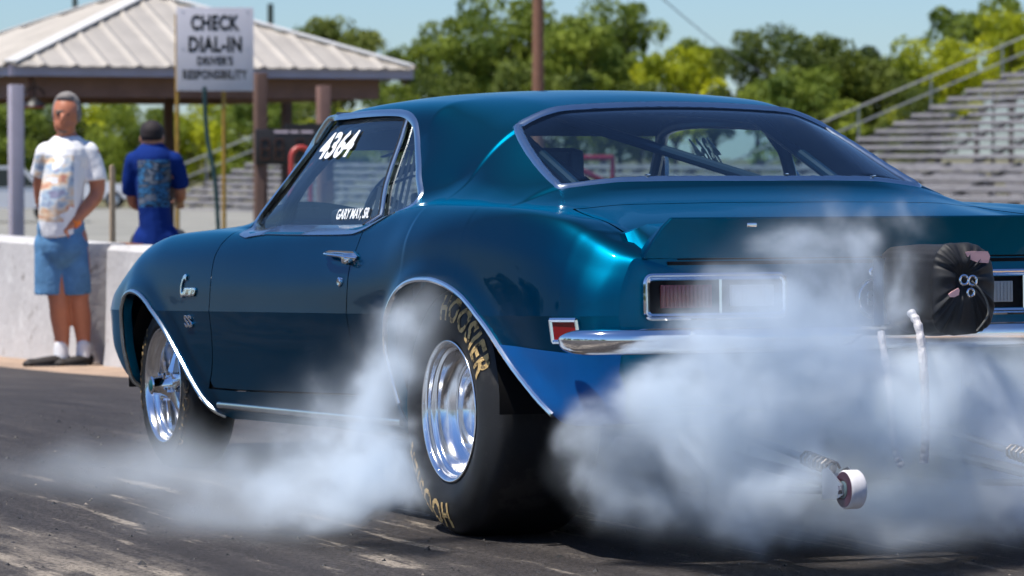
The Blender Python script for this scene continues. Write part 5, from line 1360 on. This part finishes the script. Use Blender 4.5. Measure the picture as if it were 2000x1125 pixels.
sh.limb([L1(98, 470, .0), L1(97, 520, .0), L1(97, 568, .0)], [.108, .104, .106], .95, ends=(1, 0))
sh.limb([L1(141, 470, .01), L1(145, 520, .02), L1(147, 567, .03)], [.106, .102, .104], .95, ends=(1, 0))
sh.build("denim_shorts", pmat("washed blue denim", (.085, .215, .39), .85, var=.35, scale=9, bump=(9, .5, .03)), man, .012, 1)
for (u, v, y) in ((118, 672, .02), (160, 674, .05)):
    s_ = Sculpt(); s_.limb([L1(u, v-6, y), L1(u, v+20, y-.005)], [.045, .050]); s_.build("sock", pmat("white sock", (.74, .74, .76), .9), man, .010, 1)
for (ua, ub, y) in ((120, 66, .0), (164, 126, .03)):
    s_ = Sculpt(); s_.limb([L1(ua+3, 696, y+.03), L1((ua+ub)/2, 699, y-.05), L1(ub-4, 702, y-.10)], [.048, .046, .036], .8); s_.ball(L1(ub-6, 702, y-.11), (.044, .050, .024))
    s_.build("shoe", pmat("dark worn shoe", (.018, .014, .013), .7), man, .010, 1)
    mb = MB(); c0 = L1((ua+ub)/2-2, 706, y-.04); mb.box(c0, (.19, .20, .018), bev=.006); mb.build("shoe_sole", BLACKTRIM, man)
mb = MB(); c0 = L1(147, 425, -.10); mb.tube([c0+Vector((.020, .018, .012)), c0+Vector((-.012, -.012, -.014))], .041, n=18); mb.build("wristband", pmat("orange wristband", (.85, .20, .02), .6), man)
hr = Sculpt(); hr.ball(L1(131, 203, .022), (.092, .094, .106)).ball(L1(152, 214, .015), (.026, .070, .066)).ball(L1(108, 214, .015), (.022, .066, .062)); hr.ball(L1(129, 184, -.022), (.060, .066, .034))
hr.build("hair", pmat("short grey hair", (.20, .18, .17), .85, var=.3, scale=60, bump=(90, .8, .006)), man, .010, 1)
mb = MB()
for dx in (-.026, .026): mb.ball(L1(127, 216, -.093)+Vector((dx, 0, 0)), (.017, .007, .008), 10, 8)
mb.tube([L1(127, 211, -.098)+Vector((-.045, .01, 0)), L1(127, 210, -.100), L1(127, 211, -.098)+Vector((.045, .01, 0))], .006, n=6)
mb.build("eyes", pmat("shaded eyes", (.03, .02, .018), .3), man)
ms = Sculpt(); ms.ball(L1(127, 248, -.072), (.034, .020, .020)).ball(L1(127, 238, -.090), (.024, .010, .007)); ms.build("beard", pmat("grey stubble", (.22, .15, .12), .9), man, .008, 1)
col_ = MB(); col_.tube([L1(131, 270, .0)+Vector((.072*math.cos(a), .060*math.sin(a)-.02, .018*math.sin(a)-.004)) for a in np.linspace(0, 6.283, 24)[:-1]], .010, n=6, closed=True)
col_.build("neckband", pmat("blue grey undershirt", (.10, .16, .26), .9), man)
us = Sculpt(); us.ball(L1(129, 277, -.072), (.045, .028, .035)); us.build("undershirt", pmat("blue undershirt", (.08, .13, .24), .9), man, .009, 1)

# ---- the man in blue, seated on a bench behind the wall with his back to us
D2 = 28.0; S2 = D2/7600.; pb = at(302, D2); gb = gz(pb.y)
man2 = empty("person", (pb.x, pb.y, 0), rz=-HEAD); tag(man2, "seated man in blue printed shirt and dark cap, back turned, behind the wall", "person")
def L2(u, v, y=0.0): return Vector(((u-302)*S2, y, zv(v, D2)))
b = Sculpt()
b.ball(L2(297, 264, .0), (.080, .098, .110)).ball(L2(297, 276, .045), (.058, .055, .065)).ball(L2(275, 271, .0), (.010, .020, .030)).ball(L2(319, 271, .0), (.010, .020, .030))
b.ball(L2(297, 268, .105), (.014, .018, .02))
b.limb([L2(297, 278, .0), L2(297, 300, .0)], [.062, .072])
b.limb([L2(298, 310, .0), L2(300, 360, .0), L2(303, 420, .0), L2(306, 462, .01)], [.13, .145, .14, .15], .68)
seatz = zv(470, D2)-.0
b.limb([L2(266, 318), L2(257, 360, .03), L2(258, 395, .12), L2(268, 405, .30)], [.052, .048, .044, .032])
b.limb([L2(337, 318), L2(347, 350, .04), L2(350, 382, .10), L2(340, 394, .32)], [.052, .048, .046, .034])
for sx, u in ((-1, 262), (1, 345)):
    h0 = L2(u+5*(-sx), 405 if sx < 0 else 394, .33); b.limb([h0, h0+Vector((0, .08, -.01))], [.036, .038], .6)
    for k in range(4): q = h0+Vector(((k-1.5)*.019, .09, -.01)); b.limb([q, q+Vector((0, .045, -.015)), q+Vector((0, .065, -.045))], [.0095, .009, .008], n=8)
    b.limb([h0+Vector((-sx*.03, .03, .0)), h0+Vector((-sx*.055, .07, -.01))], [.011, .009], n=8)
for s in (-1, 1):
    hp = Vector((.0+s*.085, .04, seatz-.02)); kn = hp+Vector((s*.04, .46, .0)); ft = Vector((kn.x, kn.y+.02, gb+.09))
    b.limb([hp, hp.lerp(kn, .5), kn, kn.lerp(ft, .5), ft], [.080, .075, .060, .055, .040])
b.build("body", SKIN2, man2, .0115, 3)
t2 = Sculpt()
t2.limb([L2(297, 293), L2(298, 304)], [.080, .12], .75); t2.limb([L2(262, 313), L2(297, 308), L2(339, 313)], [.066, .095, .066], .85)
t2.limb([L2(298, 318), L2(299, 360), L2(302, 415, .0), L2(306, 455, .0), L2(306, 474, .0)], [.158, .174, .168, .176, .180], .70)
t2.limb([L2(260, 316), L2(254, 350, .02), L2(253, 378, .06)], [.062, .060, .062], ends=(1, 0)); t2.limb([L2(342, 316), L2(350, 342, .03), L2(352, 366, .06)], [.062, .060, .062], ends=(1, 0))
t2.build("tee_shirt", shirt_mat("printed royal blue cotton", (.004, .024, .16), [(.015, .05, .16), (.16, .19, .24), (.02, .03, .05), (.04, .16, .34), (.012, .02, .05)], (-.11, .12, zv(404, D2), zv(312, D2)), 1.0, .66, 13), man2, .012, 4)
tr = Sculpt()
for s in (-1, 1):
    hp = Vector((.0+s*.085, .04, seatz-.02)); kn = hp+Vector((s*.04, .46, .0)); ft = Vector((kn.x, kn.y+.02, gb+.12))
    tr.limb([hp, hp.lerp(kn, .5), kn, kn.lerp(ft, .5), ft], [.100, .090, .074, .070, .068])
tr.build("trousers", pmat("dark trousers", (.02, .022, .03), .85), man2, .013, 2)
for s in (-1, 1):
    s_ = Sculpt(); q = Vector((s*.14, .50, gb+.05)); s_.limb([q, q+Vector((0, .13, -.01))], [.048, .040]); s_.build("shoe", BLACKTRIM, man2, .012, 1)
cp = Sculpt(); cp.ball(L2(297, 258, -.002), (.088, .108, .088)); cp.ball(L2(297, 266, -.03), (.083, .078, .050)); cp.limb([L2(297, 256, .08), L2(297, 259, .17)], [.055, .045], .25)
cp.build("cap", pmat("dark maroon black cap", (.014, .008, .010), .8), man2, .010, 2)
# bench he sits on
bn = empty("bench", (pb.x, pb.y, gb), rz=-HEAD); tag(bn, "brown wooden bench under the seated man in blue", "bench"); hz = seatz-gb
mb = MB(); mb.box((.02, .02, hz-.035), (.9, .34, .035), bev=.005); mb.build("seat", pmat("brown bench plank", (.25, .10, .05), .7, var=.2), bn)
for sx in (-.38, .42):
    for sy in (-.10, .14): mb = MB(); mb.box((sx, sy, (hz-.05)/2), (.05, .05, hz-.05)); mb.build("leg", WOODD, bn)
# ================================================================== TYRE SMOKE
def smoke_mat(name, col=(.93, .955, 1.0), aniso=.25):
    m = bpy.data.materials.new(name); m.use_nodes = True; nt = m.node_tree; nt.nodes.clear()
    o = nt.nodes.new("ShaderNodeOutputMaterial"); v = nt.nodes.new("ShaderNodeVolumePrincipled")
    v.inputs["Color"].default_value = (*col, 1); v.inputs["Density"].default_value = 1.0; v.inputs["Anisotropy"].default_value = aniso
    nt.links.new(v.outputs[0], o.inputs["Volume"]); return m
def smoke(name, blobs, lo, hi, res, K, label, mat, seed=0.0, thr=.26, nscale=5.2, ground=.02, veil=False):
    """blobs: (centre, (rx, ry, rz), weight)"""
    vol = bpy.data.volumes.new(name); ob = bpy.data.objects.new(name, vol); COL.objects.link(ob); tag(ob, label, None, None, "stuff")
    ng = bpy.data.node_groups.new(name+"_field", 'GeometryNodeTree'); ng.interface.new_socket("Geometry", in_out='OUTPUT', socket_type='NodeSocketGeometry')
    N = ng.nodes.new; L = ng.links.new; out = N("NodeGroupOutput")
    pos = N("GeometryNodeInputPosition").outputs[0]
    def vm(op, a, c=None, sc=None):
        n = N("ShaderNodeVectorMath"); n.operation = op
        for i, q in enumerate((a, c)):
            if q is None: continue
            if isinstance(q, (tuple, Vector)): n.inputs[i].default_value = q
            else: L(q, n.inputs[i])
        if sc is not None: n.inputs["Scale"].default_value = sc
        return n.outputs["Value"] if op in ('LENGTH', 'DOT_PRODUCT') else n.outputs[0]
    def M(op, a, c=0.0, clamp=False):
        n = N("ShaderNodeMath"); n.operation = op; n.use_clamp = clamp
        for i, q in enumerate((a, c)):
            if isinstance(q, (int, float)): n.inputs[i].default_value = q
            else: L(q, n.inputs[i])
        return n.outputs[0]
    def noise(v, scale, detail, rough=.55, dist=0.0):
        n = N("ShaderNodeTexNoise"); n.inputs["Scale"].default_value = scale; n.inputs["Detail"].default_value = detail; n.inputs["Roughness"].default_value = rough
        L(v, n.inputs["Vector"]); n.inputs["Distortion"].default_value = dist; return n
    q0 = vm('ADD', pos, (seed*3.1, seed*1.7, seed))
    w1 = vm('SCALE', vm('SUBTRACT', noise(q0, 1.7, 1).outputs[1], (.5, .5, .5)), sc=.34)
    w2 = vm('SCALE', vm('SUBTRACT', noise(q0, 6.0, 1).outputs[1], (.5, .5, .5)), sc=.11)
    pw = vm('ADD', vm('ADD', pos, w1), w2); S = None
    for c, r, w in blobs:
        d = vm('LENGTH', vm('MULTIPLY', vm('SUBTRACT', pw, tuple(c)), (1/r[0], 1/r[1], 1/r[2])))
        mr = N("ShaderNodeMapRange"); mr.interpolation_type = 'SMOOTHSTEP'; L(d, mr.inputs[0]); mr.inputs[1].default_value = 0; mr.inputs[2].default_value = 1.25; mr.inputs[3].default_value = w; mr.inputs[4].default_value = 0
        S = mr.outputs[0] if S is None else M('ADD', S, mr.outputs[0])
    S = M('MINIMUM', S, 1.35)
    qn = vm('ADD', pw, (seed, 5.0, 2.0)); n = noise(qn, nscale, 9, .68, .35).outputs[0]
    e = M('ADD', M('SUBTRACT', S, thr), M('MULTIPLY', M('SUBTRACT', n, .5), 4.4))
    e = M('MAXIMUM', e, 0.0); e = M('MULTIPLY', e, M('MINIMUM', M('MULTIPLY', S, 3.0), 1.0))
    e = M('MULTIPLY', e, M('MINIMUM', M('ADD', M('MULTIPLY', e, .9), .25), 1.0))   # feather thin edges
    thin = M('MULTIPLY', M('MAXIMUM', M('SUBTRACT', S, .03), 0.0), .09)  # faint veil around the billows
    e = M('ADD', e, thin)
    if veil: e = M('MULTIPLY', M('MULTIPLY', S, S), M('MAXIMUM', M('ADD', M('MULTIPLY', M('SUBTRACT', n, .5), 3.6), .55), .0))
    sz = N("ShaderNodeSeparateXYZ"); L(pos, sz.inputs[0]); gmr = N("ShaderNodeMapRange"); L(sz.outputs[2], gmr.inputs[0]); gmr.inputs[1].default_value = ground-.02; gmr.inputs[2].default_value = ground+.10
    e = M('MULTIPLY', M('MULTIPLY', e, gmr.outputs[0]), K)
    vc = N("GeometryNodeVolumeCube"); L(e, vc.inputs["Density"])
    vc.inputs["Min"].default_value = lo; vc.inputs["Max"].default_value = hi
    for ax, a, b_ in (("X", lo[0], hi[0]), ("Y", lo[1], hi[1]), ("Z", lo[2], hi[2])): vc.inputs["Resolution "+ax].default_value = max(8, int((b_-a)/res))
    sm = N("GeometryNodeSetMaterial"); L(vc.outputs[0], sm.inputs[0]); sm.inputs["Material"].default_value = mat; L(sm.outputs[0], out.inputs[0])
    md = ob.modifiers.new("field", 'NODES'); md.node_group = ng; vol.materials.append(mat); return ob
def px(u, v, D): p = at(u, D); return (p.x, p.y, zv(v, D))
def blob(u, v, D, ru, rv, rd, w=1.0):
    s = D/7600.; c = px(u, v, D); return (c, ((ru*s)*.9+rd*.1, rd*.75+ru*s*.25, rv*s), w)
SM = smoke_mat("white tyre smoke", (.845, .925, 1.0), .0)
A = [  # plume thrown forward and out of the left wheel arch, spreading over the ground
 blob(830, 600, 11.2, 55, 60, .12, .55), blob(808, 640, 11.2, 55, 70, .12, .85), blob(785, 710, 11.15, 62, 70, .16, .9), blob(750, 775, 11.1, 75, 70, .2, .95),
 blob(722, 850, 11.1, 110, 90, .25, 1.1), blob(800, 840, 10.9, 60, 110, .14, .62), blob(660, 800, 11.3, 70, 90, .2, .6), blob(760, 930, 10.95, 110, 85, .26, 1.15), blob(680, 950, 11.1, 140, 85, .3, 1.1), blob(800, 990, 10.75, 90, 55, .16, 1.0), blob(575, 970, 11.35, 120, 75, .3, .80),
 blob(640, 880, 11.5, 90, 80, .25, .72), blob(650, 800, 11.6, 50, 60, .2, .50), blob(620, 1000, 11.1, 200, 40, .3, .75), blob(480, 980, 11.5, 90, 50, .25, .46),
]
AV = [blob(600, 880, 11.7, 190, 120, .35, .9), blob(450, 950, 11.7, 240, 100, .4, 1.0), blob(290, 930, 12.2, 240, 110, .45, .9), blob(120, 930, 12.8, 200, 90, .4, .7), blob(520, 1000, 11.2, 330, 60, .4, 1.0), blob(330, 850, 13.0, 150, 70, .3, .6), blob(720, 760, 11.3, 110, 140, .2, .8), blob(820, 610, 11.1, 70, 80, .12, 1.0), blob(780, 700, 11.1, 80, 100, .14, .9)]
smoke("tyre_smoke", AV, (-3.3, -1.2, .0), (-.60, 4.8, .75), .03, 5.5, "thin bluish veil of tyre smoke creeping forward over the strip", SM, 9.0, nscale=2.6, veil=True)
smoke("tyre_smoke", A, (-2.7, -1.0, .0), (-.62, 3.4, .85), .0125, 9.0, "white tyre smoke pouring from the left rear wheel arch and spreading over the strip", SM, 1.0, thr=.24)
B = [  # bank of smoke behind the tail
 blob(1235, 880, 10.5, 110, 95, .20, 1.15), blob(1180, 950, 10.5, 90, 90, .2, .85), blob(1300, 800, 10.35, 110, 100, .22, 1.1), blob(1395, 705, 10.22, 105, 95, .2, 1.05), blob(1400, 850, 10.3, 170, 140, .28, 1.15),
 blob(1475, 620, 10.12, 95, 90, .16, .92), blob(1500, 730, 10.15, 150, 120, .22, 1.15), blob(1560, 640, 10.12, 130, 105, .18, 1.1), blob(1600, 820, 10.3, 180, 130, .22, 1.1), blob(1650, 700, 10.2, 140, 110, .2, 1.1),
 blob(1570, 520, 10.05, 120, 90, .13, .66), blob(1610, 440, 10.02, 95, 60, .11, .56), blob(1515, 480, 10.08, 80, 60, .11, .6), blob(1700, 620, 10.1, 80, 120, .12, .92), blob(1748, 560, 9.98, 60, 130, .09, .78), blob(1760, 445, 10.15, 130, 45, .12, .55), blob(1660, 520, 10.1, 90, 80, .12, .55),
 blob(1760, 790, 10.45, 190, 140, .22, 1.1), blob(1870, 860, 10.6, 170, 150, .24, 1.05), blob(1960, 790, 10.75, 150, 150, .22, .95), blob(1980, 950, 10.7, 170, 120, .24, 1.0), blob(1880, 710, 10.8, 150, 60, .12, .75),
 blob(1280, 1000, 10.5, 170, 75, .22, .85), blob(1450, 1005, 10.4, 190, 70, .2, .85), blob(1680, 1010, 10.45, 190, 70, .2, .9), blob(1870, 1000, 10.5, 190, 75, .22, .95), blob(1440, 930, 10.6, 160, 80, .2, .95),
 blob(1550, 925, 10.1, 85, 55, .12, 1.0), blob(1480, 940, 10.2, 90, 60, .14, .9), blob(1480, 880, 10.85, 380, 170, .22, .75), blob(1850, 880, 10.95, 300, 200, .25, .85),
]
smoke("tyre_smoke", B, (-1.5, -1.95, .0), (1.2, -.3, 1.12), .0105, 8.5, "white tyre smoke billowing behind the blue car's tail and bumper", SM, 4.0, thr=.22)
C = [(( -.2, -.75, .22), (.75, .45, .30), .9), ((.6, -.6, .25), (.7, .6, .35), .9), ((.9, -.9, .3), (.5, .5, .4), .8), ((-.35, .5, .15), (.35, .5, .2), .6)]
smoke("tyre_smoke", C, (-.55, -1.0, .0), (1.5, 1.0, .62), .03, 7.0, "thin tyre smoke drifting beneath the rear of the blue car", SM, 7.0)

BV = [blob(1480, 560, 10.1, 230, 150, .16, .55), blob(1640, 450, 10.05, 220, 90, .14, .5), blob(1400, 980, 10.45, 300, 120, .25, .8), blob(1750, 960, 10.5, 330, 160, .25, .9), blob(1800, 620, 10.6, 250, 90, .1, .35), blob(1985, 900, 9.95, 150, 130, .14, 1.35), blob(1700, 1030, 10.0, 360, 45, .25, .8)]
smoke("tyre_smoke", BV, (-1.5, -2.4, .0), (1.3, -.4, 1.15), .03, 4.0, "thin bluish smoke haze hanging round the tail lamps and parachute pack", SM, 12.0, nscale=2.8, veil=True)
